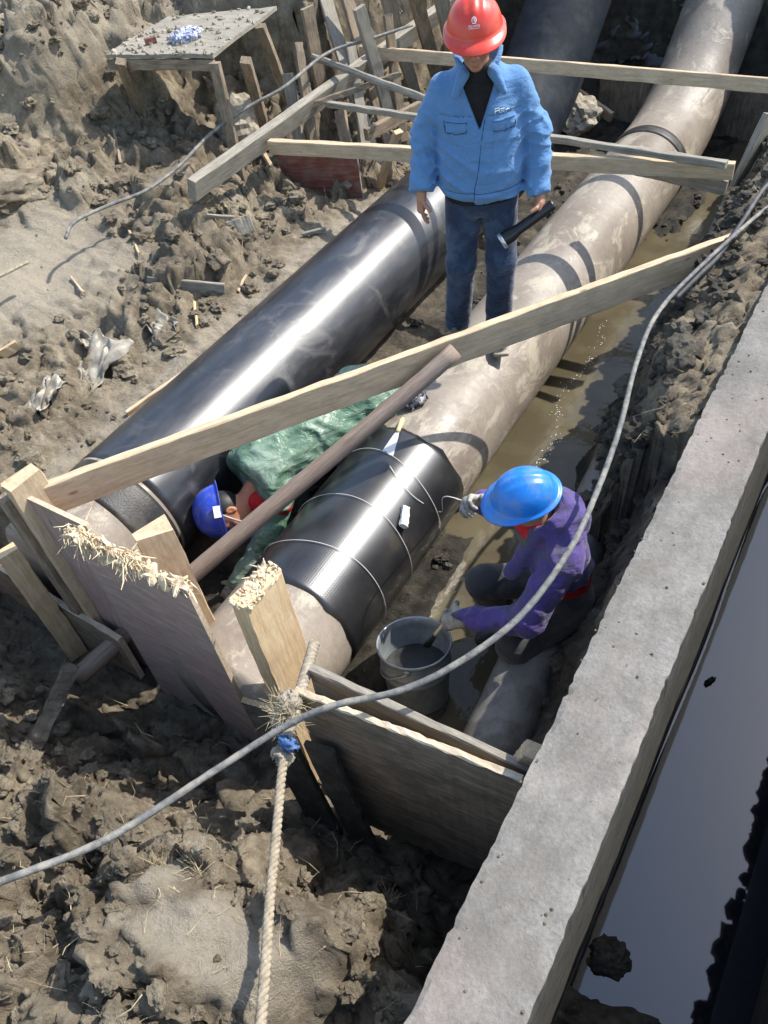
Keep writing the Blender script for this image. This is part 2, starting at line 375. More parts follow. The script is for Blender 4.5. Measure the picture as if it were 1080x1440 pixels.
def lathe(name, prof, mat, seg=40, parent=None, loc=(0, 0, 0), axis=(0, 0, 1), smooth=True, squash=None):
    z = nrm(axis); x = nrm(np.cross([0.3, 1, 0.1], z)); y = np.cross(z, x); V = []; F = []
    for (r, h) in prof:
        for k in range(seg):
            a = 2*math.pi*k/seg; V.append(np.asarray(loc)+z*h+r*(math.cos(a)*x+math.sin(a)*y))
    for i in range(len(prof)-1):
        for k in range(seg):
            k2 = (k+1) % seg; F.append((i*seg+k, i*seg+k2, (i+1)*seg+k2, (i+1)*seg+k))
    return mesh_obj(name, V, F, mat, parent, smooth)
class Bag:
    """collects small pieces into one mesh"""
    def __init__(s): s.V = []; s.F = []; s.n = 0; s.M = []
    def add(s, V, F, m=0):
        s.V.append(np.asarray(V, float)); s.F += [tuple(i+s.n for i in f) for f in F]; s.n += len(V); s.M += [m]*len(F)
    def build(s, name, mat, parent=None, smooth=False, mats=None):
        return mesh_obj(name, np.concatenate(s.V), s.F, mat, parent, smooth, mats=mats, midx=s.M if mats else None)
def sliver(P, Q, w, t):
    P = np.asarray(P, float); Q = np.asarray(Q, float); d = nrm(Q-P); a = nrm(np.cross(d, RNG.normal(size=3))); b = np.cross(d, a)
    V = [P+a*w, P+b*t, P-a*w, P-b*t, Q+a*w*.4, Q+b*t*.4, Q-a*w*.4, Q-b*t*.4]
    return V, [(0, 1, 5, 4), (1, 2, 6, 5), (2, 3, 7, 6), (3, 0, 4, 7), (3, 2, 1, 0), (4, 5, 6, 7)]
def ico(sub=1):
    t = (1+5**.5)/2
    V = [(-1, t, 0), (1, t, 0), (-1, -t, 0), (1, -t, 0), (0, -1, t), (0, 1, t), (0, -1, -t), (0, 1, -t), (t, 0, -1), (t, 0, 1), (-t, 0, -1), (-t, 0, 1)]
    F = [(0, 11, 5), (0, 5, 1), (0, 1, 7), (0, 7, 10), (0, 10, 11), (1, 5, 9), (5, 11, 4), (11, 10, 2), (10, 7, 6), (7, 1, 8), (3, 9, 4), (3, 4, 2), (3, 2, 6), (3, 6, 8), (3, 8, 9), (4, 9, 5), (2, 4, 11), (6, 2, 10), (8, 6, 7), (9, 8, 1)]
    V = [nrm(v) for v in V]
    for _ in range(sub):
        c = {}; NF = []
        def mid(i, j):
            k = (min(i, j), max(i, j))
            if k not in c: V.append(nrm(V[i]+V[j])); c[k] = len(V)-1
            return c[k]
        for (a, b, d) in F:
            e, f, g = mid(a, b), mid(b, d), mid(d, a); NF += [(a, e, g), (b, f, e), (d, g, f), (e, f, g)]
        F = NF
    return np.array(V), F
ICO1, ICO2, ICO3, ICO4 = ico(1), ico(2), ico(3), ico(4)
def lump(c, s, rough=.35, base=ICO2, seed=None, freq=1.6):
    V, F = base; k = RNG.uniform(0, 90) if seed is None else seed
    d = 1+rough*fbm(V[:, 0]*freq+k, V[:, 1]*freq, V[:, 2]*freq-k, 4, .6)
    A = RNG.normal(size=(3, 3)); Q, _ = np.linalg.qr(A)
    return (V*d[:, None]*np.asarray(s)) @ Q.T+np.asarray(c), F

# signed-distance modelling -----------------------------------------
def smin(a, b, k): h = np.clip(.5+.5*(b-a)/k, 0, 1); return b+(a-b)*h-k*h*(1-h)
def smax(a, b, k): return -smin(-a, -b, k)
def cap(p, a, b, ra, rb):
    a = np.asarray(a, float); ab = np.asarray(b, float)-a; pa = p-a
    t = np.clip((pa @ ab)/(ab @ ab), 0, 1); return np.linalg.norm(pa-t[:, None]*ab, axis=1)-(ra+(rb-ra)*t)
def ell(p, c, r, B=None):
    q = p-np.asarray(c, float)
    if B is not None: q = q @ np.asarray(B).T
    r = np.asarray(r, float); k = np.linalg.norm(q/r, axis=1); return (k-1)*r.min()*.5+(np.linalg.norm(q, axis=1)*(1-1/np.maximum(k, 1e-4)))*.5
def rbox(p, c, s, rad=0.0, B=None):
    q = p-np.asarray(c, float)
    if B is not None: q = q @ np.asarray(B).T
    q = np.abs(q)-np.asarray(s)+rad
    return np.linalg.norm(np.maximum(q, 0), axis=1)+np.minimum(q.max(1), 0)-rad
def nets(fn, lo, hi, h):
    lo = np.asarray(lo, float); hi = np.asarray(hi, float); n = np.ceil((hi-lo)/h).astype(int)+1
    ax = [lo[i]+h*np.arange(n[i]) for i in range(3)]
    X = np.stack(np.meshgrid(*ax, indexing='ij'), -1).reshape(-1, 3)
    # rough pass first, exact values only near the surface
    nc = (n+2)//4+1; axc = [lo[i]+4*h*np.arange(nc[i]) for i in range(3)]
    Dc = fn(np.stack(np.meshgrid(*axc, indexing='ij'), -1).reshape(-1, 3)).reshape(nc)
    ci = [np.minimum((np.arange(n[i])+2)//4, nc[i]-1) for i in range(3)]
    D = Dc[np.ix_(*ci)].reshape(-1).copy(); near = np.flatnonzero(np.abs(D) < 5*h+.03); Xn = X[near]
    D[near] = np.concatenate([fn(Xn[i:i+200000]) for i in range(0, len(Xn), 200000)]); D = D.reshape(n)
    S = D < 0; c = [slice(0, -1), slice(1, None)]
    cnt = sum(S[c[i], c[j], c[k]].astype(int) for i in (0, 1) for j in (0, 1) for k in (0, 1)); act = (cnt > 0) & (cnt < 8)
    acc = np.zeros(act.shape+(3,)); num = np.zeros(act.shape)
    m = n-1; base = np.stack(np.meshgrid(*[np.arange(q) for q in m], indexing='ij'), -1).astype(float)
    for a in range(3):
        o = [b for b in range(3) if b != a]
        for i in (0, 1):
            for j in (0, 1):
                s0 = [None]*3; s0[a] = c[0]; s0[o[0]] = c[i]; s0[o[1]] = c[j]; s1 = list(s0); s1[a] = c[1]
                d0, d1 = D[tuple(s0)], D[tuple(s1)]; x = (d0 < 0) != (d1 < 0); t = np.where(x, d0/np.where(x, d0-d1, 1), 0)
                off = np.zeros(act.shape+(3,)); off[..., a] = t; off[..., o[0]] = i; off[..., o[1]] = j
                acc += np.where(x[..., None], off, 0); num += x
    idx = -np.ones(act.shape, int); idx[act] = np.arange(act.sum())
    V = lo+h*(base[act]+acc[act]/num[act][:, None]); F = []
    for a in range(3):
        b_, c_ = (a+1) % 3, (a+2) % 3
        s0 = [slice(1, -1)]*3; s0[a] = slice(0, -1); s1 = [slice(1, -1)]*3; s1[a] = slice(1, None)
        x0 = S[tuple(s0)]; x1 = S[tuple(s1)]; e = np.argwhere(x0 != x1); e[:, b_] += 1; e[:, c_] += 1
        if not len(e): continue
        q = []
        for (db, dc) in ((-1, -1), (0, -1), (0, 0), (-1, 0)):
            k = e.copy(); k[:, b_] += db; k[:, c_] += dc; q.append(idx[k[:, 0], k[:, 1], k[:, 2]])
        q = np.stack(q, 1); ins = S[e[:, 0], e[:, 1], e[:, 2]]; q[~ins] = q[~ins][:, ::-1]; F.append(q)
    return V, np.concatenate(F)
def sdf_obj(name, fn, lo, hi, h, mat, parent=None, kind=None, label=None):
    V, F = nets(fn, lo, hi, h); o = mesh_obj(name, V, F.tolist(), mat, parent, True)
    return tag(o, label, None, None, kind)

# ------------------------------------------------------------------ the ground
def ground_base(x, y):
    # across the trench
    zA = np.interp(x, [-70, -9, -6.2, -5.2, -4.4, -3.9, -3.55, -3.36, -3.2, -2.75, -2.45, -2.15, -1.85, -1.6, -1.46, -1.34, -1.0, -.9, -.8, -.7, -.55, -.42, -.38, -.15, -.13, .47, .5, .9, 1.2, 70],
                       [2.0, 1.9, 1.45, 1.22, 1.0, .84, .74, .70, .45, .22, .2, .16, .12, .15, .15, .04, .0, .04, .3, 1.02, 1.22, 1.26, .6, .3, -.35, -.35, .3, 1.25, 1.35, 1.6])
    zA = zA-.14*sstep(2.3, 3.0, y)*((x > -1.75) & (x < -1.2))*sstep(-1.75, -1.6, x)*sstep(6.6, 5.4, y)
    # high bank on the left with its steep face
    xb = np.interp(y, [3.3, 4.2, 5.6, 6.2, 9], [-6.6, -5.75, -5.6, -4.55, -4.5])+.12*fbm(y*1.3, x*0+2.2, None, 3)
    hi = sstep(.15, -.18, x-xb)*sstep(3.1, 4.2, y+.15*(x+6))
    zA = zA+(1.92+.10*perlin(x*.9, y*.9)-zA)*hi*(zA < 1.9)
    # toe of the shored side
    toe = sstep(4.6, 5.6, y)*sstep(-4.5, -4.2, x)*sstep(-3.0, -3.3, x); zA = zA*(1-toe)+.52*toe
    dip = np.exp(-((x+4.9)/.7)**2-((y-5.1)/.6)**2); zA = zA-.25*dip
    # bank beside the wall: mud slope over the small pipe near the front, undercut bank farther off
    edge = np.interp(y, [.9, 1.6, 2.4, 2.9, 3.4, 4.6, 5.4, 6.5], [-.60, -.58, -.60, -.70, -.82, -.82, -.82, -.82])+.05*fbm(y*2.2, x*0+7., None, 3)
    soft = np.interp(y, [1, 2.2, 3.0], [.20, .16, .10])
    br = (x > -1.35) & (x < -.36)
    zR = np.interp(x-edge, [-.9, -.42, -.27, -.08, .0, .09, .3], [-.02, -.02, .15, .72, 1.04, 1.2, 1.28])
    zR = np.where(y < 2.6, np.interp(x-edge, [-.9, -.4, -.3, -.12, .04, .16, .3], [0, .0, .03, .22, .6, 1.02, 1.2]), zR)
    zA = np.where(br, zR, zA)
    # far end: bank raised to throw shade over this part of the pit
    far = sstep(8.2, 9.0, y)*sstep(-4.7, -4.0, x)*sstep(-.2, -.5, x); zA = zA*(1-far)+2.3*far
    # near end: hollow in front of the boards, then the mound
    hol = np.interp(y, [-.6, .02, .26, .36, .5, .72, .95, 1.1], [1.18, 1.1, 1.08, 1.0, .58, .28, .1, .1])
    lef = np.interp(y, [-.6, -.1, .2, .42, .65, .85, 1.05], [1.0, .82, .62, .5, .3, .1, .1])
    zB = hol+(lef-hol)*sstep(-1.75, -2.25, x)
    zB = zB+(1.0-zB)*sstep(-3.5, -4.4, x)*.8
    zB = zB-(.42*sstep(-.86, -.62, x))*sstep(.55, .2, y)*sstep(-.5, 0, y+.4)
    zB = zB-.22*np.exp(-((x+1.05)/.14)**2-((y-.42)/.1)**2)-.25*np.exp(-((x+1.75)/.22)**2-((y-.12)/.16)**2)
    ysh = y-.22*sstep(-2.35, -2.6, x)
    kk = sstep(1.16, .92, ysh)*(x < -.36)*sstep(-5.0, -3.8, x)
    return zA*(1-kk)+zB*kk
def ground_rough(x, y):
    r = np.ones_like(x)
    path = np.exp(-((x+4.75-.15*(y-2.8))/.62)**4-((y-2.75)/.75)**4)
    r *= 1-.85*path
    r *= 1-.6*((x > -3.1) & (x < -.95) & (y > 1.15))
    r *= np.where((x < -3.36) & (x > -3.75) & (y > 1.1) & (y < 5), .55, 1.)
    slab = np.exp(-((x+1.0+.25*(y-.2))/.32)**6-((y-.2)/.135)**6)
    r *= np.where(y < .9, 1.15, 1.)*(1-.8*slab)
    return r, path
def ground_z(x, y):
    z = ground_base(x, y); r, path = ground_rough(x, y)
    core = ((x > -9) & (x < -.39) & (y < 10)).astype(float)
    big = .055*fbm(x*1.6, y*1.6, None, 3)
    warp = .05*fbm(x*6, y*6, None, 2)
    f1, f2, cid = worley((x+warp)*8.5, (y+warp)*8.5); cl = np.clip((f2-f1)*1.6, 0, 1)
    g1, g2, gid = worley((x-warp)*21, (y+warp)*21, 40); cs = np.clip((g2-g1)*1.5, 0, 1)
    m1 = sstep(-.25, .35, perlin(x*1.3+5, y*1.3)); m2 = sstep(-.3, .3, perlin(x*2.1-8, y*2.1))
    k1, k2, kid = worley((x+warp*1.3)*2.9, (y+warp*1.3)*2.9, 90); blk = (kid-.45)*sstep(.02, .2, k2-k1)
    h1, h2, hid = worley((x-warp)*4.6+3, (y+warp)*4.6, 150); blk2 = (hid-.45)*sstep(.02, .25, h2-h1)
    mb = np.where(x < -3.7, 1., 0)*np.where(y > 3, 1.25, .9)+np.where(y < .75, 1.15, 0)
    bil = np.abs(fbm(x*4.2, y*4.2, None, 5, .58))
    d = big+r*(mb*(.24*blk+.14*blk2*m2)+.075*(bil-.25)+.060*m1*(cl-.4)*(.4+cid)+.020*m2*(cs-.4)*(.3+gid)+.011*fbm(x*26, y*26, None, 3, .6)+.021*(.45-np.abs(fbm(x*11+4, y*11, None, 3, .55))))
    return z+d*core
def build_ground():
    def axis(lo, hi, dense, grow):
        a = list(dense); s = grow
        while a[0] > lo: a.insert(0, a[0]-s); s *= 1.35
        s = grow
        while a[-1] < hi: a.append(a[-1]+s); s *= 1.35
        return np.array(a)
    xd = np.concatenate([np.arange(-7.2, -4.2, .022), np.arange(-4.2, -.37, .0145)])
    ys = [-.5]
    while ys[-1] < 8.9: ys.append(ys[-1]+np.interp(ys[-1], [0, 1.2, 3, 6, 9], [.0105, .0125, .017, .026, .034]))
    xs = axis(-70, -.37, xd, .06); xs = np.concatenate([xs[xs <= -.37], [-.15, -.13, 0.2, .47, .5, .62, .75, .9, 1.05, 1.2, 1.6, 2.4, 4, 7, 12, 25, 70]])
    ya = axis(-40, 90, ys, .06)
    X, Y = np.meshgrid(xs, ya, indexing='ij'); x, y = X.ravel(), Y.ravel()
    z = ground_z(x, y); core = (x > -9) & (x < -.45) & (y > -.5) & (y < 9)
    r, path = ground_rough(x, y)
    lat = core*r
    x2 = x+lat*(.040*fbm(x*4+30, y*4, z*6, 4, .6)); y2 = y+lat*(.040*fbm(x*4-30, y*4+11, z*6, 4, .6))
    nx, ny = len(xs), len(ya); I = np.arange(nx*ny).reshape(nx, ny)
    F = np.stack([I[:-1, :-1], I[1:, :-1], I[1:, 1:], I[:-1, 1:]], -1).reshape(-1, 4)
    me = bpy.data.meshes.new('ground'); nv, nf = len(x), len(F)
    me.vertices.add(nv); me.loops.add(nf*4); me.polygons.add(nf)
    me.vertices.foreach_set('co', np.stack([x2, y2, z], 1).astype(np.float32).ravel())
    me.loops.foreach_set('vertex_index', F.astype(np.int32).ravel())
    me.polygons.foreach_set('loop_start', (np.arange(nf)*4).astype(np.int32))
    me.polygons.foreach_set('use_smooth', np.ones(nf, dtype=bool))
    me.update(calc_edges=True); me.materials.append(M['soil'])
    wet = sstep(.42, .14, z+.06*fbm(x*4, y*4, None, 3))*sstep(-3.3, -2.9, x)*(y > 1.05)
    wet = np.maximum(wet, .8*sstep(-1.0, -.85, x)*sstep(1.15, .75, z+.25*perlin(x*4, y*4))*(x < -.3)*(y > .95))
    wet = np.maximum(wet, .9*sstep(7.2, 8.0, y)*(x > -4.3)); wet = np.maximum(wet, .2*sstep(.75, .45, z)*(y < 1.1)); wet = np.maximum(wet, .9*(x > -.3)*(z < .5))  # the far-end term is painted shade on the soil, kept with the wetness
    dry = np.clip(path*1.15, 0, 1)*.9
    dry = np.maximum(dry, 1.*np.exp(-((x+1.0+.25*(y-.2))/.32)**6-((y-.2)/.135)**6)*sstep(-.4, .1, perlin(x*7, y*7)+.3))
    dry = np.maximum(dry, .85*np.exp(-((x+3.46)/.075)**2)*(y > 1.1)*(y < 6))
    dry = np.maximum(dry, .5*sstep(1.55, 1.75, z)*(x < -4))
    for nm, v in (('wet', wet), ('dry', dry)):
        a = me.attributes.new(nm, 'FLOAT', 'POINT'); a.data.foreach_set('value', np.clip(v, 0, 1).astype(np.float32))
    o = bpy.data.objects.new('ground', me); link(o); tag(o, kind='structure')
build_ground()
def gz(x, y): return float(ground_z(np.array([x], float), np.array([y], float))[0])

def sheet(name, x0, x1, y0, y1, z, mat):
    o = mesh_obj(name, [(x0, y0, z), (x1, y0, z), (x1, y1, z), (x0, y1, z)], [(0, 1, 2, 3)], mat); return tag(o, kind='structure')
sheet('trench_water', -1.75, -.5, 1.02, 8.6, .105, M['ditch_water'])
sheet('channel_water', -.2, .55, -6, 30, .06, M['channel_water'])

# the concrete wall beside the channel, and its opposite twin across the water
def wall(name, x0, x1, y0, y1, z0, z1, label, seed):
    root = []
    ny = int((y1-y0)/.022); nx = 12; nz = 10; V = []; F = []
    prof = [(x0, z0)]+[(x0, z0+(z1-z0)*k/nz) for k in range(1, nz+1)]+[(x0+(x1-x0)*k/nx, z1) for k in range(1, nx+1)]+[(x1, z1-(z1-z0)*k/nz) for k in range(1, nz+1)]
    n = len(prof); px = np.array([p[0] for p in prof]); pz = np.array([p[1] for p in prof])
    ys = np.linspace(y0, y1, ny); X = np.repeat(px[None], ny, 0); Z = np.repeat(pz[None], ny, 0); Y = np.repeat(ys[:, None], n, 1)
    corner = np.exp(-((Z-z1)/.02)**2)*(np.exp(-((X-x0)/.02)**2)+np.exp(-((X-x1)/.02)**2))
    chip = .006*corner*(.4+1.5*np.abs(fbm(Y*22+seed, X*22, Z*22, 3, .6))+2.5*np.maximum(0, perlin(Y*3.1+seed, X*0+.3)-.45))
    top = (np.abs(Z-z1) < .01)
    Z2 = Z-chip*.8+top*(.006*fbm(Y*3+seed, X*6, None, 4, .6))
    mid = (x0+x1)/2; X2 = X-np.sign(X-mid)*chip+.004*fbm(Y*.7+seed, Z*2+3, None, 3)*(np.abs(X-mid) > (x1-x0)*.49)
    V = np.stack([X2, Y, Z2], -1).reshape(-1, 3); I = np.arange(ny*n).reshape(ny, n)
    F = np.stack([I[:-1, :-1], I[:-1, 1:], I[1:, 1:], I[1:, :-1]], -1).reshape(-1, 4).tolist()
    F += [tuple(I[0].tolist()), tuple(I[-1][::-1].tolist())]
    o = mesh_obj(name, V, F, M['concrete'], smooth=False); tag(o, label, 'wall'); return o
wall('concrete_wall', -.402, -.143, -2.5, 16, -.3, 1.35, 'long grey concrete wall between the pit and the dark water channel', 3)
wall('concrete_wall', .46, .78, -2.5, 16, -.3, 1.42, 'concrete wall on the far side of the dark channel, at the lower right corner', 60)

# ------------------------------------------------------------------ the pipes
RP, XP, ZP = .33, -1.86, .41           # right, brown
RL, XL, ZL = .36, -3.03, .56           # left, black
def pipe_path(x, z, y0, ybend, e, R, L, side=0.):
    P = [(x, y, z) for y in np.arange(y0, ybend, .04)]
    for t in np.linspace(0, 1, 16)[1:]:
        a = e*t; P.append((x+side*R*(1-math.cos(a)), ybend+R*math.sin(a), z+R*(1-math.cos(a))))
    d = np.array([side*math.sin(e), math.cos(e), math.sin(e)]); d /= np.linalg.norm(d); p = np.array(P[-1])
    for k in np.arange(.05, L, .06): P.append(tuple(p+d*k))
    return np.array(P)
def ring(x, z, r, y0, y1, lump_=.0, n=9): return [(x, y, z) for y in np.linspace(y0, y1, n)], r
bp = empty('brown_pipe', (XP, 1.0, 0)); tag(bp, 'dusty brown steel pipe the man in the red helmet stands on', 'pipe')
pp = pipe_path(XP, ZP, 1.05, 6.9, math.radians(36), 2.0, 4.0)-np.array([XP, 1.0, 0])
tube('pipe_wall', pp, RP, M['brown_pipe'], 72, bp)
o = tube('mesh_sleeve', [(0, y-1.0, ZP) for y in np.linspace(1.55, 2.68, 32)], RP+.003, M['sleeve'], 96, bp); o['label'] = 'shiny black mesh sleeve wrapped round the pipe'
me = o.data; co = np.empty(len(me.vertices)*3); me.vertices.foreach_get('co', co); co = co.reshape(-1, 3); t_ = np.arctan2(co[:, 0], co[:, 2]-ZP); yy = co[:, 1].copy()
for (ye, sg) in ((.55, 1), (1.68, -1)): m_ = np.abs(yy-ye) < .002; co[m_, 1] += .022*fbm(t_[m_]*3+sg, t_[m_]*0+sg, None, 4, .65)
me.vertices.foreach_set('co', co.ravel()); me.update()
for yb in (6.62, 7.4):
    k = [p for p in pp if abs(p[1]+1.0-yb) < .08]
    if len(k) > 2: tube('weld_collar', k, RP+.006, M['tar'], 72, bp)
lp = empty('black_pipe', (XL, 1.1, 0)); tag(lp, 'large glossy black coated pipe with a bright streak of sun', 'pipe')
pl = pipe_path(XL, ZL, 1.17, 6.2, math.radians(38), 1.8, 4.2)-np.array([XL, 1.1, 0])
tube('pipe_wall', pl, RL, M['brown_pipe'], 72, lp)
def sub(path, y0, y1, off): return [p for p in path if y0 <= p[1]+off <= y1]
tube('black_coating', [p for p in pl if 1.66 < p[1]+1.1 < 5.9], RL+.004, M['black_pipe'], 96, lp)
o = tube('riser_shade', [p for p in pl if p[1]+1.1 > 5.86], RL+.003, M['navy_shade'], 72, lp); o['label'] = 'rising far end of the pipe, coloured dull dark navy in place of shade'
tube('tar_ring', [(0, y-1.1, ZL) for y in np.linspace(1.46, 1.67, 8)], RL+.002, M['tar'], 72, lp)
# small mud covered pipe at the foot of the wall
sp = spline([(-.72, 1.02, .36), (-.78, 2.0, .36), (-.86, 3.1, .34), (-.90, 3.7, .22)], 50)
M['muddy_pipe'] = m_simple('muddy_pipe', (.17, .16, .145), .55, .3, 9, .4, 0, .3, (.085, .075, .06), .8, 5)
tag(tube('small_pipe', sp, .14, M['muddy_pipe'], 32, jitter=.001), 'thin grey pipe half buried in mud at the foot of the wall', 'pipe')

# ------------------------------------------------------------------ timber round the pit
def vert(name, px, py, z1, z0, w, t, mat, label, cat='board', normal=(0, -1, 0), lean=(0, 0), **kw):
    """upright board: photo point of its top middle, top and bottom heights; normal = the way its broad face looks"""
    p = at(px, py, z1); q = np.array([p[0]+lean[0], p[1]+lean[1], z0]); n = np.asarray(normal, float)
    side = np.cross(n, [0, 0, 1.]); return tag(board(name, q, p, w, t, mat, up=side, **kw), label, cat)
def bx(name, A, B, w, t, mat, label, cat='board', **kw): return tag(board(name, A, B, w, t, mat, **kw), label, cat)

bx('diagonal_plank', at(70, 702, 1.22), at(1036, 345, 1.17), .165, .042, M['pine'], 'long pale plank laid on edge slantwise across both pipes', 'plank', seg=40, warp=.008)
P0, P1 = at(112, 952, .25), at(638, 490, 1.27)
Lp = np.linalg.norm(P1-P0); xp_ = (P1-P0)/Lp; zp_ = nrm(np.array([0, 0, 1.])-xp_*xp_[2]); yp_ = np.cross(zp_, xp_)
o = tube('round_pole', [(Lp*t, .010*math.sin(t*5), .010*math.sin(t*4+1)) for t in np.linspace(0, 1, 40)], np.linspace(.048, .041, 40), M['pole_wood'], 20, jitter=.0008)
o.matrix_world = Matrix(((xp_[0], yp_[0], zp_[0], P0[0]), (xp_[1], yp_[1], zp_[1], P0[1]), (xp_[2], yp_[2], zp_[2], P0[2]), (0, 0, 0, 1)))
tag(o, 'smooth round brown pole leaning on the slanting plank', 'pole')

# broken plywood sheet, splintered along the top
pw = empty('plywood_sheet', (-2.08, 1.05, 0)); tag(pw, 'broken brown plywood sheet standing upright with a splintered top edge', 'plywood')
nx_, nz_ = 34, 40; V = []; F = []; mi = []
for s in (0, 1):
    for i in range(nx_+1):
        u = i/nx_; zt = 1.33+.03*math.sin(u*7)+.05*perlin(np.array([u*9.]), np.array([3.]))[0]+.03*random.uniform(-1, 1)*(u < .75)-.02*u
        for j in range(nz_+1):
            z = -.05+(zt+.05)*j/nz_; V.append((-.325+.65*u, .011*(1 if s else -1)+.012*math.sin(u*3+z), z))
n1 = (nx_+1)*(nz_+1)
for i in range(nx_):
    for j in range(nz_):
        a = i*(nz_+1)+j; F.append((a, a+nz_+1, a+nz_+2, a+1)); mi.append(0); F.append((n1+a+1, n1+a+nz_+2, n1+a+nz_+1, n1+a)); mi.append(0)
for i in range(nx_):
    a = i*(nz_+1)+nz_; F.append((a, a+nz_+1, n1+a+nz_+1, n1+a)); mi.append(1)
for j in range(nz_):
    F.append((j, j+1, n1+j+1, n1+j)); mi.append(1); b = nx_*(nz_+1)+j; F.append((b+1, b, n1+b, n1+b+1)); mi.append(1)
o = mesh_obj('panel', V, F, mats=[M['film_ply'], M['ply_edge']], midx=mi, parent=pw)
def splinters(parent, x0, x1, y, z, n, name='splinters', L=.09, zr=.03):
    b = Bag()
    for k in range(n):
        p = np.array([random.uniform(x0, x1), y+random.uniform(-.02, .02), z+random.uniform(-zr, zr)])
        d = nrm([random.gauss(.75, .35), random.gauss(-.25, .3), random.gauss(-.05, .25)]); l = random.uniform(.2, 1)**1.5*L; w = random.uniform(.0012, .0055)
        q = p+d*l*.5; r_ = q+nrm(d+RNG.normal(scale=.35, size=3)+[0, -.15, -.35*random.random()])*l*.5
        b.add(*sliver(p, q, w, w*.3)); b.add(*sliver(q, r_, w*.7, w*.25))
    for k in range(n//6):
        p = np.array([random.uniform(x0, x1), y+random.uniform(-.018, .018), z+random.uniform(-zr, zr)-.008])
        b.add(*lump(p, np.array([.034, .016, .006])*random.uniform(.5, 1.4), .4, ICO1))
    o = b.build(name, M['splinter'], parent); o['kind'] = 'stuff'; return o
splinters(pw, -.33, .05, -.005, 1.34, 420, L=.13, zr=.035)
splinters(pw, -.05, .32, -.0, 1.322, 150, L=.08, zr=.008)
bx('plywood_sheet', (-2.70, 1.12, .0), (-2.66, 1.13, 1.30), .52, .022, M['film_ply'], 'dark plywood sheet half hidden behind the splintered one', 'plywood', up=(1, 0, 0), edge=M['ply_edge'])
vert('batten', 6, 700, 1.30, .1, .06, .05, M['dirty_wood'], 'upright batten nailed to the edge of the hidden plywood sheet', 'batten')
vert('timber_post', 30, 672, 1.38, .1, .16, .075, M['pine'], 'pale squared post at the left end of the slanting plank', 'post', normal=(1, -.2, 0), ragged=.02)
vert('timber_post', 8, 775, .95, .1, .1, .06, M['pine_fresh'], 'short post stub at the left edge behind the low board', 'post', normal=(1, -.3, 0))
bx('low_board', at(-90, 745, .52)+[0, 0, -.2], at(163, 905, .47)+[0, .03, -.2], .42, .03, M['dirty_wood'], 'low muddy board on edge at the left, running up to the plywood', 'board', edge=M['ply_edge'], seg=24)
o = vert('timber_post', 213, 745, 1.32, .1, .15, .07, M['pine'], 'post stub with a crushed top standing behind the splintered plywood', 'post', normal=(1, -.5, 0), ragged=.02)
# the post with the rope round it
tp = empty('timber_post', (-1.53, 1.16, 0)); tag(tp, 'thick squared post with a sawn crushed top, rope tied round its foot', 'post')
o = board('post_shaft', (.07, -.05, .0), (-.03, .02, 1.30), .20, .085, M['pine_fresh'], up=(.12, 1, 0), parent=tp, seg=24, rough=.002, chamfer=.006)
b = Bag()
for k in range(170):
    p = np.array([random.uniform(-.07, .01), random.uniform(-.085, .125), 1.297+random.uniform(-.005, .007)])
    b.add(*lump(p, np.array([.013, .013, .005])*random.uniform(.5, 1.2), .5, ICO1))
for k in range(50):
    p = np.array([random.uniform(-.075, .015), random.uniform(-.09, .13), 1.29]); b.add(*sliver(p, p+[random.gauss(0, .02), random.gauss(0, .02), random.uniform(0, .02)], .004, .002))
o = b.build('crushed_top', M['splinter'], tp); o['kind'] = 'stuff'
# front board and the two leaning ones
bx('front_board', (-1.27, .96, .62), (-.44, 1.03, .62), 1.02, .026, M['dirty_wood'], 'wide muddy board closing the front of the pit, pale top edge', 'board', edge=M['ply_edge'], seg=30, rough=.004)
bx('back_board', (-1.30, 1.07, .72), (-.43, 1.10, .68), .78, .03, M['grey_wood'], 'second grey board just behind the front board of the pit', 'board', edge=M['grey_wood'])
bx('leaning_board', (-1.05, .86, .0), (-1.19, .91, .86), .13, .025, M['mud'], 'short dark muddy board leaning on the front board', 'board', up=(1, .1, 0))
bx('leaning_board', (-1.24, .85, .0), (-1.42, .9, 1.0), .16, .025, M['mud'], 'dark muddy board leaning between the post and the front board', 'board', up=(1, .1, 0))
bx('block', (-.47, 1.13, .95), (-.42, 1.14, 1.12), .12, .06, M['pine'], 'pale wood block wedged between the front board and the wall', 'block')
bx('muddy_log', at(100, 937, .55), at(28, 1100, .42), .17, .07, M['clod'], 'short split timber caked in mud at the lower left', 'timber', up=(.5, .2, .8), rough=.012, seg=20, ragged=.02)

# shored far left side: waler, leaning boards, stakes
W0, W1 = at(270, 268, 1.22), at(640, 2, 1.30)
bx('waler_beam', W0, W1, .15, .07, M['grey_wood'], 'long grey beam running back along the far left side below the bench', 'beam', seg=30, up=(.3, 0, 1))
LB = [((405, -20), (438, 140), 1.75, 1.0, .11, 'grey upright board right of the bench, leftmost of the shoring boards'),
      ((432, 10), (470, 190), 1.75, .75, .12, 'shoring board behind the upright one, second from the bench'),
      ((450, -25), (548, 262), 1.75, .55, .12, 'long shoring board leaning above the red board'),
      ((480, -30), (560, 215), 1.8, .6, .12, 'shoring board leaning left of the blue jacket, just past the long one'),
      ((535, -40), (592, 130), 1.85, .65, .13, 'shoring board whose foot hides behind the blue jacket'),
      ((575, -40), (625, 110), 1.85, .7, .13, 'shoring board behind the red helmet at the left'),
      ((610, -50), (650, 90), 1.85, .75, .14, 'farthest shoring board, mostly behind the red helmet')]
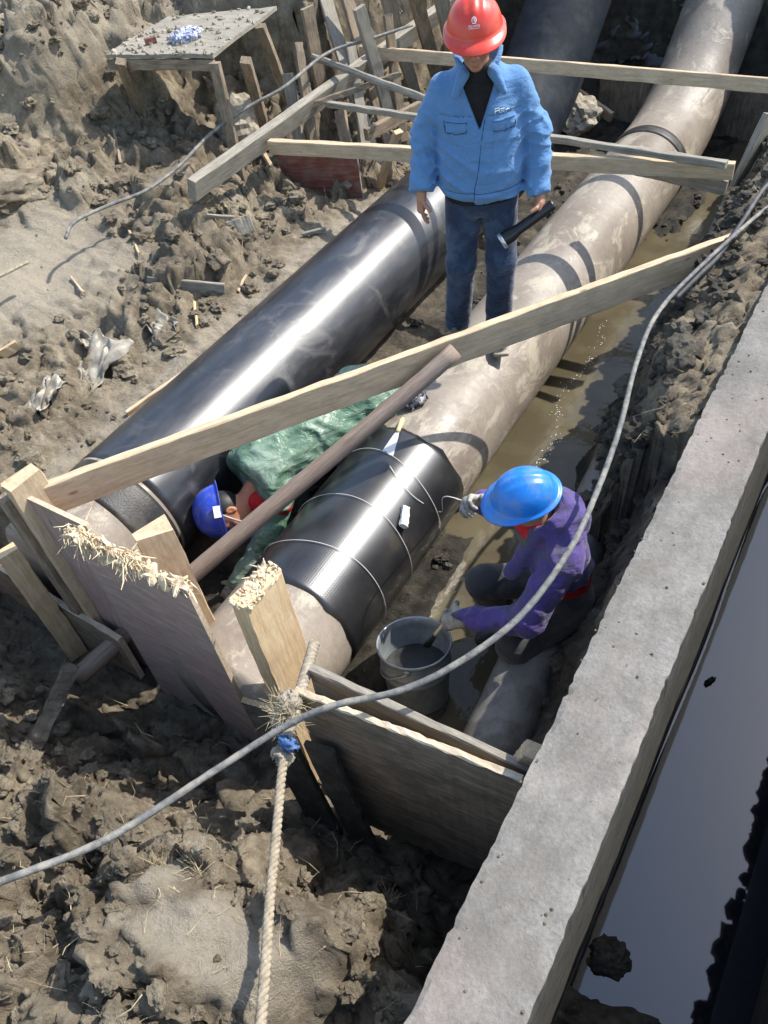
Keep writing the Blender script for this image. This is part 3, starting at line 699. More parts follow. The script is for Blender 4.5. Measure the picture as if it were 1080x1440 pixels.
for k, (a, b_, z1, z0, w, lab) in enumerate(LB):
    bx('shoring_board', at(*b_, z0)+[-.05, 0, -.1], at(*a, z1), w, .035, M['grey_wood'] if k % 2 == 0 else M['dirty_wood'], lab, 'board', up=(.25, 1, 0))
bx('stake', at(424, 225, .82)-[0, 0, .15], at(405, 103, 1.42), .085, .06, M['grey_wood'], 'squared stake standing in front of the bench beside the grey beam', 'stake', up=(1, .3, 0))
bx('stake', at(503, 288, .62)-[0, 0, .1], at(478, 155, 1.22), .085, .05, M['dirty_wood'], 'squared stake at the right edge of the red board', 'stake', up=(1, .3, 0))
bx('red_board', at(396, 245, .86), at(506, 245, .86), .42, .025, M['red_ply'], 'dirty red board standing on edge between two stakes', 'board', edge=M['grey_wood'])
bx('brace_pole', at(440, 80, 1.42), at(600, 140, 1.35), .05, .05, M['grey_wood'], 'thin pole running down from the shoring boards to the blue jacket', 'pole', chamfer=.018)
bx('thin_stick', at(368, 212, 1.0), at(408, 278, .7), .03, .03, M['pine'], 'thin pale stick slanting left of the red board', 'stick')
# braces across the trench
bx('cross_brace', (-4.2, 6.12, 1.33), (-.62, 6.19, 1.29), .09, .055, M['pine'], 'farthest pale timber brace across the trench, behind the red helmet', 'brace', seg=30, up=(0, .2, 1))
bx('cross_brace', at(380, 206, 1.2), at(1032, 240, 1.24), .095, .055, M['pine'], 'pale brace across the trench nearest the man in blue', 'brace', seg=30)
bx('cross_brace', at(462, 146, 1.28), at(1022, 231, 1.33), .04, .045, M['grey_wood'], 'thin grey batten resting on the nearer brace across the trench', 'batten', seg=30)
bx('cross_brace', at(880, 232, 1.14), at(1022, 264, 1.1), .09, .04, M['grey_wood'], 'short grey board end just below the nearer brace, right of the pipe', 'board')
bx('cross_brace', at(515, 190, 1.1), at(590, 150, 1.1), .09, .045, M['dirty_wood'], 'short slanting board just left of the blue sleeve', 'board')
bx('side_board', (-1.06, 5.0, .2), at(1085, 160, 1.42), .17, .035, M['grey_wood'], 'tall grey board standing at the right end of the braces', 'board', up=(.3, 1, 0))
# bench
bn = empty('bench', tuple(at(345, 285, .75))); bo = np.array(bn.location); tag(bn, 'rough plywood bench on tall stakes with dried mortar on its top', 'bench')
zt = 1.74; c4 = [at(150, 82, zt), at(300, 82, zt), at(390, 14, zt), at(237, 28, zt)]
V = []; F = []; n = 18
for s in (0, 1):
    for i in range(n+1):
        for j in range(n+1):
            u, v = i/n, j/n; p = (c4[0]*(1-u)+c4[1]*u)*(1-v)+(c4[3]*(1-u)+c4[2]*u)*v; p = p-bo
            p = p+[0, 0, (.025 if s else 0)+.006*perlin(np.array([u*4.]), np.array([v*4.]))[0]+.004*random.random()*s]; V.append(p)
m = (n+1)**2
for i in range(n):
    for j in range(n):
        a = i*(n+1)+j; F.append((a+1, a+n+2, a+n+1, a)); F.append((m+a, m+a+n+1, m+a+n+2, m+a+1))
edge_ = [i*(n+1) for i in range(n+1)]+[n*(n+1)+j for j in range(1, n+1)]+[i*(n+1)+n for i in range(n-1, -1, -1)]+[j for j in range(n-1, 0, -1)]
for k in range(len(edge_)):
    a, b_ = edge_[k], edge_[(k+1) % len(edge_)]; F.append((a, b_, m+b_, m+a))
mesh_obj('bench_top', V, F, M['grey_wood'], bn)
board('front_rail', c4[0]-bo-[0, 0, .045], c4[1]-bo-[0, 0, .045], .07, .03, M['dirty_wood'], parent=bn)
b = Bag()
for k in range(160):
    u, v = random.random(), random.random()**1.6; p = (c4[0]*(1-u)+c4[1]*u)*(1-v)+(c4[3]*(1-u)+c4[2]*u)*v-bo+[0, 0, .03]
    b.add(*lump(p, np.array([1, 1, .5])*random.uniform(.006, .022), .4, ICO1))
o = b.build('mortar_crumbs', M['stone'], bn); o['kind'] = 'stuff'
for (a, b_, z0) in (((302, 88), (347, 287), .72), ((345, 84), (376, 190), .95), ((366, 36), (412, 150), 1.05), ((170, 86), (215, 200), .9)):
    board('leg', at(*b_, z0)-bo-[0, 0, .08], at(*a, zt)-bo, .075, .055, M['dirty_wood'], up=(1, .3, 0), parent=bn)

# far end: boards, stone, tarp, stick
for k, (x, w, z1, y) in enumerate(((-2.55, .5, .62, 8.0), (-1.98, .5, .75, 8.05), (-1.45, .45, .6, 8.1), (-.95, .4, .9, 8.0))):
    bx('end_board', (x, y, -.1), (x+.02, y+.05, z1), w, .03, M['dirty_wood'], ['dark board at the far end, left of the brown pipe', 'board at the far end with its top just left of the brown pipe', 'dark board at the far end behind the brown pipe', 'dark board at the far end right of the brown pipe'][k], 'board', up=(1, 0, 0))
V, F = lump(at(815, 162, .45), (.22, .17, .15), .3, ICO3, 4.); tag(mesh_obj('stone', V, F, M['stone']), 'tan boulder between the two pipes at the far end', 'stone')
bx('stick', at(800, 122, .5), at(860, 165, .35), .09, .04, M['pine'], 'short pale plank lying beside the tan boulder', 'plank')

c = at(885, 25, .95); V = []; F = []; n = 30
for i in range(n+1):
    for j in range(n+1):
        u, v = i/n-.5, j/n-.5; e = fbm(np.array([u*4+2.]), np.array([v*4.]), None, 4, .6)[0]
        V.append(c+[u*1.3, .25*abs(e)+.3*v, .75*v+.12*e])
for i in range(n):
    for j in range(n):
        a = i*(n+1)+j; F.append((a, a+n+1, a+n+2, a+1))
o = mesh_obj('tarpaulin', V, F, M['tarp'], smooth=True); o.modifiers.new('thickness', 'SOLIDIFY').thickness = .004
tag(o, 'dark crumpled tarpaulin hanging at the far end between the two pipes', 'tarpaulin')

XB = [((418, 60), (446, 235), 1.6, .8, .07, 'dirty_wood', 'dirty stake between the bench stakes and the leftmost shoring board'),
      ((492, 60), (520, 250), 1.45, .6, .09, 'grey_wood', 'grey plank end standing just right of the stake at the red board'),
      ((545, 20), (566, 190), 1.6, .7, .08, 'dirty_wood', 'narrow dirty board upright beside the blue sleeve'),
      ((430, 150), (560, 95), 1.25, 1.4, .08, 'dirty_wood', 'muddy board crossing behind the shoring, above the middle brace'),
      ((505, 10), (545, 150), 1.75, .95, .10, 'grey_wood', 'grey board leaning over the far brace left of the man'),
      ((560, 185), (528, 268), 1.1, .55, .07, 'pine', 'short pale strut by the hand of the man in blue')]
for (a, b_, z1, z0, w, mt, lab) in XB: bx('shoring_stake', at(*b_, z0)-[0, 0, .05], at(*a, z1), w, .04, M[mt], lab, 'stake', up=(.4, 1, 0), rough=.005)

# ------------------------------------------------------------------ people
def basis(fwd, up):
    f = nrm(fwd); u = np.asarray(up, float); u = nrm(u-f*(u@f)); r = np.cross(f, u); return r, f, u     # right hand, forward, up
def helmet(parent, c, fwd, up, mat, brim_mat=None, deco=None, k_=1.0):
    """hard hat: shell with three ridges, peak in front, rolled rim"""
    r, f, u = basis(fwd, up); A, B, C = .121, .142, .122; nt, nr = 72, 22; V = []; F = []
    rows = []
    for i in range(nr):
        ph = math.radians(90*i/(nr-1)); rows.append(('s', ph))
    rows += [('b', .25), ('b', .6), ('b', 1.), ('b', 1.04), ('u', 1.), ('u', .1), ('i', 1.)]
    for (k, v) in rows:
        for j in range(nt):
            th = 2*math.pi*j/nt; s, co = math.sin(th), math.cos(th)
            if k == 's':
                x, y, z = A*math.sin(v)*s, B*math.sin(v)*co, C*math.cos(v)
                rid = math.exp(-(x/.016)**2)*.007+.004*(math.exp(-((abs(x)-.042)/.011)**2))
                rid *= max(0, min(1, (z-.035)/.05))*(1 if y < .10 else .3); z += rid*.9; y *= 1+rid*.6
                if z < .03: q = 1+.03*(1-z/.03); x *= q; y *= q
            else:
                ext = .014+.040*max(0, co)**1.5+.006*max(0, -co)
                g = v if k != 'i' else -.05
                rr = 1.03; x, y = A*rr*s, B*rr*co; n = math.hypot(s/A, co/B); ex, ey = (s/A)/n, (co/B)/n
                x += ex*ext*g; y += ey*ext*g
                z = -.004-.020*max(0, co)*g*g-.006*g-(.004 if k != 'b' else 0)
                if k == 'b' and v > 1: z -= .003
                if k == 'i': z = -.01
            V.append(np.asarray(c)+(r*x+f*y+u*z)*k_)
    n = len(rows)
    for i in range(n-1):
        for j in range(nt):
            j2 = (j+1) % nt; F.append((i*nt+j, (i+1)*nt+j, (i+1)*nt+j2, i*nt+j2))
    h = mesh_obj('helmet', V, F, mat, parent, True)
    if deco:
        def on(s, t):     # s, t metres right / up on the front of the shell
            th = s/.14; el = math.radians(30)+t/.14
            d = np.array([math.cos(el)*math.sin(th), math.cos(el)*math.cos(th), math.sin(el)]); k = 1/math.sqrt((d[0]/A)**2+(d[1]/B)**2+(d[2]/C)**2)
            d = d*k*1.012+d*.0035; return np.asarray(c)+r*d[0]+f*d[1]+u*d[2]
        for nm, strokes in deco.items():
            b = Bag()
            for (pts, w) in strokes:
                pts = np.asarray(pts, float); T = np.gradient(pts, axis=0); T /= np.linalg.norm(T, axis=1)[:, None]; N = np.stack([-T[:, 1], T[:, 0]], 1)
                Vs = []
                for p_, n_ in zip(pts, N): Vs += [on(*(p_+n_*w/2)), on(*(p_-n_*w/2))]
                b.add(Vs, [(2*i, 2*i+1, 2*i+3, 2*i+2) for i in range(len(pts)-1)])
            b.build(nm, M['white'], h)
    return h
def hand_fn(w, d, n, curl=(.5, .6, .6, .6, .5), k=1.0, side=1, spread=.12):
    """palm and five fingers; w wrist, d pointing direction, n palm normal (curl goes this way), side = where the thumb is"""
    d = nrm(d); n = np.asarray(n, float); n = nrm(n-d*(n@d)); t = np.cross(n, d)*side; w = np.asarray(w, float); segs = []
    pal = [(w, w+d*.085*k, .026*k, .022*k)]
    for i, (o, L) in enumerate(((.030, .072), (.010, .080), (-.010, .075), (-.028, .060))):
        c = curl[i+1]; p = w+d*.085*k+t*o*k; pal.append((w+t*o*.6*k, p, .018*k, .0125*k)); a = 0.15*c; dd = nrm(d+t*spread*o*10)
        for q, l in enumerate((.44, .31, .25)):
            a += c*(.75 if q else .55); e = p+(dd*math.cos(a)+n*math.sin(a))*L*l*k; segs.append((p, e, (.0098-.001*q)*k, (.0090-.001*q)*k)); p = e
    p = w+d*.03*k+t*.028*k; a = .2; dd = nrm(d*.75+t*.75+n*.25); pal.append((w+d*.02*k, p, .02*k, .015*k))
    for l in (.036, .03): e = p+nrm(dd*math.cos(a)+n*math.sin(a))*l*k; segs.append((p, e, .012*k, .0095*k)); p = e; a += curl[0]*.9
    def fn(P):
        D = None
        for (a_, b_, ra, rb) in pal: q = cap(P, a_, b_, ra, rb); D = q if D is None else smin(D, q, .012*k)
        F_ = None
        for (a_, b_, ra, rb) in segs: q = cap(P, a_, b_, ra, rb); F_ = q if F_ is None else np.minimum(F_, q)
        return smin(D, F_, .004*k)
    pts = np.array([s[1] for s in segs]+[w]); return fn, pts.min(0)-.035*k, pts.max(0)+.035*k
def head_fn(c, fwd, up, k=1.0):
    r, f, u = basis(fwd, up); B = np.stack([r, f, u]); c = np.asarray(c, float)
    def fn(P):
        q = (P-c) @ B.T/k
        d = ell(q, (0, -.012, .02), (.074, .094, .098))
        d = smin(d, ell(q, (0, .022, -.052), (.052, .062, .062)), .03)          # jaw
        d = smin(d, ell(q, (0, .062, -.092), (.024, .02, .017)), .02)           # chin
        d = smin(d, cap(q, (-.03, .072, .022), (.03, .072, .022), .014, .014), .02)   # brow
        for s in (-1, 1):
            d = smax(d, -ell(q, (s*.031, .098, .002), (.017, .016, .012)), .012)
            d = smin(d, ell(q, (s*.031, .079, .001), (.012, .012, .0105)), .003)
            d = smin(d, ell(q, (s*.043, .060, -.028), (.02, .022, .02)), .02)   # cheek
            d = smin(d, ell(q, (s*.075, -.008, -.012), (.008, .018, .032)), .008)   # ear
            d = smax(d, -ell(q, (s*.081, -.002, -.010), (.005, .009, .018)), .005)
        d = smin(d, cap(q, (0, .086, .012), (0, .112, -.026), .008, .0135), .010)   # nose
        for s in (-1, 1): d = smin(d, ell(q, (s*.012, .099, -.031), (.009, .010, .008)), .006)
        d = smin(d, cap(q, (-.016, .088, -.057), (.016, .088, -.057), .0065, .0065), .006)
        d = smin(d, cap(q, (-.013, .086, -.069), (.013, .086, -.069), .0070, .0070), .006)
        d = smax(d, -cap(q, (-.02, .096, -.0627), (.02, .096, -.0627), .0016, .0016), .003)
        return d*k
    return fn
def tor(p, zs, W, D, YC, pw=2.5, k=.03):
    z = p[:, 2]; w = np.interp(z, zs, W); dd = np.interp(z, zs, D); y = p[:, 1]-np.interp(z, zs, YC)
    d = ((np.abs(p[:, 0]/w)**pw+np.abs(y/dd)**pw)**(1/pw)-1)*np.minimum(w, dd)
    return smax(d, np.maximum(zs[0]-z, z-zs[-1]), k)
def wrinkle(p, amp, f=(9, 9, 16), seed=0.):
    w = .12*perlin(p[:, 0]*5+seed, p[:, 1]*5, p[:, 2]*5)
    n = fbm((p[:, 0]+w)*f[0]*.6+seed, (p[:, 1]+w)*f[1]*.6-seed, (p[:, 2]+w)*f[2]*.6+seed, 2, .4); return amp*(1.1*np.sqrt(n*n+.02)-.4)
def body_mesh(parts, mat, parent, name='body'):
    b = Bag()
    for (fn, lo, hi, h) in parts: V, F = nets(fn, lo, hi, h); b.add(V, F.tolist())
    return b.build(name, mat, parent, True)

# --- man in the red helmet, standing on the brown pipe
man = empty('person', (-1.86, 3.66, .735), math.radians(27))
tag(man, 'man in red helmet, blue work jacket and jeans standing on the brown pipe', 'person')
HB = math.radians(10); hf = np.array([.0, -math.cos(HB), -math.sin(HB)]); hu = np.array([0, -math.sin(HB), math.cos(HB)])
hc = np.array([-.012, -.075, 1.60])
WL, WR = np.array([-.310, -.055, .905]), np.array([.292, -.10, .855])
hfn = head_fn(hc, hf, hu)
def headneck(P): return smin(hfn(P), cap(P, (0, .01, 1.40), hc-hu*.05-hf*.03, .062, .055), .03)
hl = hand_fn(WL, (-.1, -.12, -1), (.75, .2, 0), (.3, .35, .42, .5, .55), 1.0, -1)
hr = hand_fn(WR, (.05, -.45, -.9), (-.75, .1, -.1), (.7, 1.0, 1.05, 1.05, 1.05), 1.0, 1)
body_mesh([(headneck, (-.11, -.27, 1.38), (.11, .08, 1.76), .0055)], M['skin'], man, 'head')
for hx in (hl, hr): body_mesh([(hx[0], hx[1], hx[2], .0042)], M['skin'], man, 'hand')
sdf_obj('hair', lambda P: smax(ell((P-hc) @ np.stack(basis(hf, hu)).T, (0, -.016, .024), (.080, .100, .1)), ((P-hc) @ hf)-.02+.35*((P-hc) @ hu)*0, .01), hc-.14, hc+.14, .008, M['hair'], man)
c_ = [(.0, -.0012), (0, 0)]
def glyph(x, y, s, kind):
    S = [[[(-.5, .3), (.5, .3)], [(0, .5), (0, -.5)], [(-.5, -.4), (.5, -.4)]], [[(-.5, .5), (-.5, -.5)], [(.5, .5), (.5, -.5)], [(-.5, 0), (.5, 0)], [(-.5, .5), (.5, .5)]],
         [[(-.5, .4), (.5, .4)], [(-.4, -.5), (0, .1), (.45, -.5)], [(-.5, 0), (.5, 0)]], [[(0, .5), (0, -.5)], [(-.5, .15), (.5, .15)], [(-.4, -.45), (-.4, -.1)], [(.4, -.45), (.4, -.1)]]][kind % 4]
    return [(np.array([(x+a*s, y+b*s) for a, b in st]), s*.17) for st in S]
arch = [(.0115*math.sin(t), .006+.0125*math.cos(t)) for t in np.linspace(-2.2, 2.2, 22)]
emb = [(np.array(arch), .0032), (np.array([(-.0045, .013), (-.0045, -.004)]), .0034), (np.array([(-.0045, .0115), (.006, .0115)]), .003), (np.array([(-.0045, .0045), (.004, .0045)]), .003), (np.array([(-.0085, -.0055), (.0095, -.0055)]), .0036)]
txt = []
for k in range(6): txt += glyph(-.0225+k*.009, -.0165, .0075, k)
for k in range(9): txt.append((np.array([(-.022+k*.0055, -.0245), (-.0187+k*.0055, -.0245)]), .0026))
helmet(man, hc+hu*.068+hf*.004, hf, hu, M['helm_red'], deco={'emblem': emb, 'lettering': txt})
JZ = [.87, .91, .99, 1.09, 1.20, 1.31, 1.40, 1.45, 1.485]
JW = [.195, .210, .214, .206, .208, .212, .185, .125, .082]
JD = [.150, .158, .160, .155, .155, .152, .128, .105, .080]
JY = [.005, .0, .0, .005, .015, .03, .035, .025, .01]
def jacket(P):
    d = tor(P, JZ, JW, JD, JY, 2.3, .02)
    for (s, e, w) in ((-1, np.array([-.272, .045, 1.145]), WL), (1, np.array([.272, .035, 1.135]), WR)):
        sh = np.array([s*.165, .03, 1.365])
        a = smin(cap(P, sh, e, .078, .072), cap(P, e, w+(e-w)*.06, .070, .060), .035)
        a = smax(a, -((P-(w+(e-w)*.05)) @ nrm(e-w)), .008)
        a = a+wrinkle(P, .013, (7, 7, 26), s*3.)*sstep(1.40, 1.26, P[:, 2])
        d = smin(d, a, .028)
    d = d+wrinkle(P, .0085, (7, 7, 9), 5.)+.007*perlin(P[:, 0]*5-P[:, 2]*7, P[:, 1]*3, P[:, 2]*3+P[:, 0]*5)
    x, y, z = P.T; fr = (y < 0)
    xp = -.035+.085*np.clip((z-.95)/.4, 0, 1)+.006*np.sin(z*14)
    d = d-.009*fr*sstep(-.004, .004, x-xp)*sstep(.115, .03, x-xp)*(z < 1.42)
    d = d+.004*fr*(np.abs(x-xp-.05) < .004)*(z < 1.3)
    # pulled folds running from the armpits and across the belly
    t1 = np.abs(np.sin((z*1.0-.55*np.abs(x))*38+3*perlin(x*4, z*4, y*4))); d = d-.011*(1-t1)**2*sstep(.05, .17, np.abs(x))*sstep(1.36, 1.2, z)*(np.abs(x) < .24)
    t2 = np.abs(np.sin((z+.5*x)*24+4*perlin(x*3+7, z*3, y*3))); d = d-.008*(1-t2)**2*sstep(1.25, 1.1, z)*(np.abs(x) < .2)
    # sleeve creases
    axs = np.abs(x)
    t3 = np.abs(np.sin(z*46+22*np.abs(y)+5*perlin(x*5, z*5+3, y*5))); d = d-.008*(1-t3)**2*sstep(.205, .24, axs)*sstep(1.36, 1.26, z)
    d = d-.007*fr*((np.abs(np.abs(x)-.118) < .052) & (z > 1.215) & (z < 1.265-.15*np.maximum(0, .03-np.abs(np.abs(x)-.118))*0))*(np.abs(x) < .19)
    d = d+.006*fr*(np.abs(z-1.285) < .0055)*(np.abs(x) < .19)+.005*(np.abs(z-.925) < .006)*(np.abs(x) < .225)
    # open neck
    v = (z-1.22)-np.abs(x+.002)*2.6; d = np.where(y < -.02, smax(d, np.minimum(v, .05), .006), d)
    # collar
    cz = 1.475; rad = np.hypot(x, (y-.01)*1.05); ang = np.arctan2(x, -(y-.01))
    col = np.maximum(np.abs(rad-(.088+.35*np.clip(z-cz, -.03, .06)))-.012, np.abs(z-(cz+.008-.05*np.cos(ang)))-.042)
    col = np.where(np.abs(ang) < .55, .05, col); d = smin(d, col, .012)
    flap = [cap(P, (s*.07, -.085, 1.465), (s*.115, -.118, 1.385), .030, .016) for s in (-1, 1)]
    return smin(d, np.minimum(*flap), .010)
sdf_obj('jacket', jacket, (-.43, -.27, .84), (.43, .25, 1.57), .0072, M['jacket_blue'], man)
sdf_obj('sweater', lambda P: tor(P, [1.09, 1.24, 1.40, 1.45, 1.50], [.17, .18, .15, .09, .07], [.118, .118, .10, .085, .07], [.01, .01, .015, .0, -.01], 2.2), (-.2, -.2, 1.04), (.2, .2, 1.54), .01, M['black_cloth'], man)
sdf_obj('sweater_hem', lambda P: tor(P, [.845, .88, .95], [.186, .19, .19], [.137, .14, .14], [.0, .0, .0], 2.2, .012), (-.24, -.2, .80), (.24, .2, .99), .01, M['black_cloth'], man)
b = Bag()
for k in range(4):
    for (pts, w) in glyph(0, 0, .020, k+1):
        V = []
        T = np.gradient(pts, axis=0); T /= np.linalg.norm(T, axis=1)[:, None]; N = np.stack([-T[:, 1], T[:, 0]], 1)
        for p_, n_ in zip(pts, N):
            for sg in (1, -1):
                q = p_+n_*w*.36*sg; xx, zz = .082+.025*k+q[0], 1.306-.004*k+q[1]
                ys = -np.linspace(.05, .22, 120); dd = jacket(np.stack([np.full(120, xx), ys, np.full(120, zz)], 1)); i = np.argmax(dd > 0); V.append((xx, ys[i]-.002, zz))
        b.add(V, [(2*i, 2*i+1, 2*i+3, 2*i+2) for i in range(len(pts)-1)])
b.build('chest_print', M['white'], man)
M['seam'] = m_simple('seam', (.03, .075, .17), .9, .1)
def surf(xx, zz, off=.0):
    ys = -np.linspace(.03, .26, 160); dd = jacket(np.stack([np.full(160, xx), ys, np.full(160, zz)], 1)); i = int(np.argmax(dd > 0)); return (xx, ys[i]+off, zz)
def seam(pts, name='seam', r_=.0022): tube(name, [surf(x, z, .0006) for x, z in pts], r_, M['seam'], 6, man)
lin = lambda a, b, n=14: [(a[0]+(b[0]-a[0])*t, a[1]+(b[1]-a[1])*t) for t in np.linspace(0, 1, n)]
seam([(-.035+.085*min(1, max(0, (z-.95)/.4))+.006*math.sin(z*14)-.003, z) for z in np.linspace(.885, 1.27, 40)], 'placket_edge', .003)
for s in (-1, 1):
    seam(lin((s*.045+.01, 1.285), (s*.175, 1.285)), 'yoke_seam')
    seam(lin((s*.062, 1.262), (s*.172, 1.262))+lin((s*.172, 1.262), (s*.168, 1.222), 5)+lin((s*.168, 1.222), (s*.117, 1.208), 6)+lin((s*.117, 1.208), (s*.066, 1.222), 6)+lin((s*.066, 1.222), (s*.062, 1.262), 5), 'pocket_flap_edge')
seam(lin((-.18, .925), (.18, .925), 40), 'hem_seam')
FL, FR = np.array([-.165, .06, -.055]), np.array([.075, -.03, .0])
def jeans(P):
    d = tor(P, [.76, .84, .92, .98], [.165, .175, .178, .17], [.125, .13, .128, .12], [.02, .01, .0, .0], 2.3, .03)
    for (hx, kn, ft) in ((-.088, np.array([-.125, -.035, .47]), FL), (.088, np.array([.095, -.07, .50]), FR)):
        l = smin(cap(P, (hx, .01, .88), kn, .103, .080), cap(P, kn, ft+[0, .02, .075], .078, .074), .03)
        l = smax(l, -(P[:, 2]-ft[2]-.045), .01)
        l = l+wrinkle(P, .012, (10, 10, 22), 9.)*(.35+.9*np.exp(-((P[:, 2]-ft[2]-.12)/.10)**2)+.6*np.exp(-((P[:, 2]-kn[2])/.08)**2))
        d = smin(d, l, .02)
    return d+wrinkle(P, .004, (9, 9, 9), 2.)
sdf_obj('jeans', jeans, (-.30, -.22, -.04), (.26, .22, 1.0), .0085, M['denim'], man)
def shoe(f, toe, m):
    def fn(P):
        q = P-f; d = nrm([toe[0], toe[1], 0]); s = q @ np.array([-d[1], d[0], 0]); a = q @ d; z = q[:, 2]
        up = smin(cap(np.stack([s, a, z*1.0], 1), (0, -.04, .055), (0, .15, .036), .044, .037), cap(np.stack([s, a, z], 1), (0, -.03, .06), (0, .0, .11), .044, .05), .03)
        so = rbox(np.stack([s, a, z], 1), (0, .058, .012), (.046-.006*0, .15, .013), .012)
        return smax(smin(up, so, .006), -z-.001, .002)
    return sdf_obj('shoe', fn, f-[.2, .28, .02], f+[.2, .28, .2], .007, m, man)
shoe(FL, (-.12, -1), M['shoe']); shoe(FR+[0, -.04, .0], (.05, -1), M['shoe_tan'])
# black torch-like tube in his hand
hand_w = np.array([-1.86, 3.66, .735])
def mw(p): c, s = math.cos(math.radians(27)), math.sin(math.radians(27)); p = np.asarray(p, float); return hand_w+np.array([c*p[0]-s*p[1], s*p[0]+c*p[1], p[2]])
tc = mw(WR+[-.018, -.055, -.075]); td = nrm(at(712, 352, 1.1)-at(762, 285, 1.35)); td = nrm(np.array([td[0], td[1], -.35]))
tb = empty('black_tube', tuple(tc)); tag(tb, 'black tube with a grey rim held by the man in the red helmet', 'tube')
lathe('barrel', [(.0, -.10), (.026, -.10), (.028, -.09), (.028, .11), (.038, .15), (.040, .20), (.037, .205)], M['tool_black'], 28, tb, (0, 0, 0), td)
lathe('rim', [(.040, .196), (.043, .2), (.043, .214), (.037, .216), (.034, .200), (.0, .198)], M['lens'], 28, tb, (0, 0, 0), td)

# --- crouching worker in the purple jacket beside the bucket
wk = empty('person', (-.80, 2.13, .06), math.radians(-48)); tag(wk, 'crouching worker in bright blue helmet and purple jacket reaching into the bucket', 'person')
hf2 = nrm([-.10, -.95, -.20]); hu2 = nrm([.10, -.12, .95]); hc2 = np.array([-.02, -.105, 1.125])
h2 = head_fn(hc2, hf2, hu2)
body_mesh([(lambda P: smin(h2(P), cap(P, (0, -.02, .95), hc2-.05*hu2, .06, .055), .03), (-.13, -.32, .9), (.13, .1, 1.27), .0065)], M['skin'], wk, 'head')
sdf_obj('hair', lambda P: smax(ell((P-hc2) @ np.stack(basis(hf2, hu2)).T, (0, -.016, .022), (.080, .100, .1)), ((P-hc2) @ hf2)-.02, .01), hc2-.14, hc2+.14, .009, M['hair'], wk)
helmet(wk, hc2+hu2*.055+hf2*.008, hf2, hu2, M['helm_blue'], k_=.9)
E1, W_1 = np.array([.26, -.20, .70]), np.array([.08, -.43, .585])
E2, W_2 = np.array([-.31, -.07, .74]), np.array([-.27, -.22, .90])
def pj(P):
    q = P*np.array([.84, 1., 1.])
    d = smin(cap(q, (0, .06, .66), (0, .0, .86), .130, .138), cap(q, (-.11, -.01, .93), (.11, -.01, .93), .088, .088), .06)
    for (s, e, w) in ((1, E1, W_1), (-1, E2, W_2)):
        sh = np.array([s*.165, -.015, .925]); a = smin(cap(P, sh, e, .075, .066), cap(P, e, w, .064, .05), .03); d = smin(d, a+wrinkle(P, .015, (18, 18, 18), s*2.), .03)
    x, y, z = P.T
    # bunched hood collar
    d2 = ell(P, (0, .02, 1.03), (.15, .118, .095)); d2 = smax(d2, -ell(P, (-.01, -.09, 1.12), (.092, .115, .15)), .02); d = smin(d, d2+wrinkle(P, .02, (13, 13, 13), 6.), .02)
    d = smin(d, cap(P, (.07, -.09, 1.0), (.05, -.19, .80), .03, .035)+wrinkle(P, .012, (14, 14, 14), 4.), .02)
    d = d+wrinkle(P, .026, (9, 9, 9), 1.)+.016*(np.abs(perlin(P[:, 0]*9+4, P[:, 1]*9, P[:, 2]*5))-.25)
    # hem hitched up on his left side, open front
    d = smax(d, -(z-.615-.09*sstep(.0, .18, x)*sstep(-.3, .1, y)), .01)
    return smax(d, -(np.maximum(np.abs(x+.03)-.05-.05*sstep(.95, .7, z), y+.09)), .01)
sdf_obj('jacket', pj, (-.45, -.50, .50), (.45, .32, 1.16), .0088, M['jacket_purple'], wk)
sdf_obj('red_shirt', lambda P: smin(cap(P*np.array([.86, 1, 1]), (0, .07, .56), (0, .01, .85), .122, .115), cap(P, (.05, -.08, .98), (-.05, -.1, .98), .052, .052)+wrinkle(P, .012, (16, 16, 16), 3.), .03), (-.24, -.25, .38), (.24, .3, 1.07), .011, M['red_cloth'], wk)
def tr2(P):
    d = cap(P*np.array([.8, 1, 1]), (0, .07, .48), (0, .06, .56), .135, .13)
    for s, kn, an in ((1, np.array([.20, -.22, .46]), np.array([.17, -.08, .08])), (-1, np.array([-.17, -.26, .47]), np.array([-.14, -.12, .08]))):
        d = smin(d, smin(cap(P, (s*.1, .05, .47), kn, .092, .078), cap(P, kn, an, .08, .07), .03)+wrinkle(P, .014, (12, 12, 12), s*7.), .03)
    return d
sdf_obj('trousers', tr2, (-.36, -.40, .0), (.38, .32, .76), .011, M['sweat_grey'], wk)
for s, an in ((1, np.array([.17, -.08, .0])), (-1, np.array([-.14, -.12, .0]))):
    sdf_obj('boot', lambda P: smax(smin(cap(P, an+[0, .03, .06], an+[0, -.16, .04], .055, .045), cap(P, an+[0, .0, .05], an+[0, 0, .2], .058, .07), .03), -P[:, 2]-.005, .005), an-[.12, .3, .03], an+[.12, .16, .27], .009, M['shoe'], wk)
g1 = hand_fn(W_1-nrm(W_1-E1)*.01, W_1-E1+[-.02, 0, -.12], (-.4, .3, -.8), (.6, .75, .8, .8, .8), 1.22, 1)
g2 = hand_fn(W_2-nrm(W_2-E2)*.01, W_2-E2+[.02, -.1, .0], (.8, .2, -.2), (.9, 1.15, 1.15, 1.15, 1.15), 1.2, -1)
for gfn in (g1, g2): sdf_obj('glove', gfn[0], gfn[1], gfn[2], .0062, M['glove'], wk)

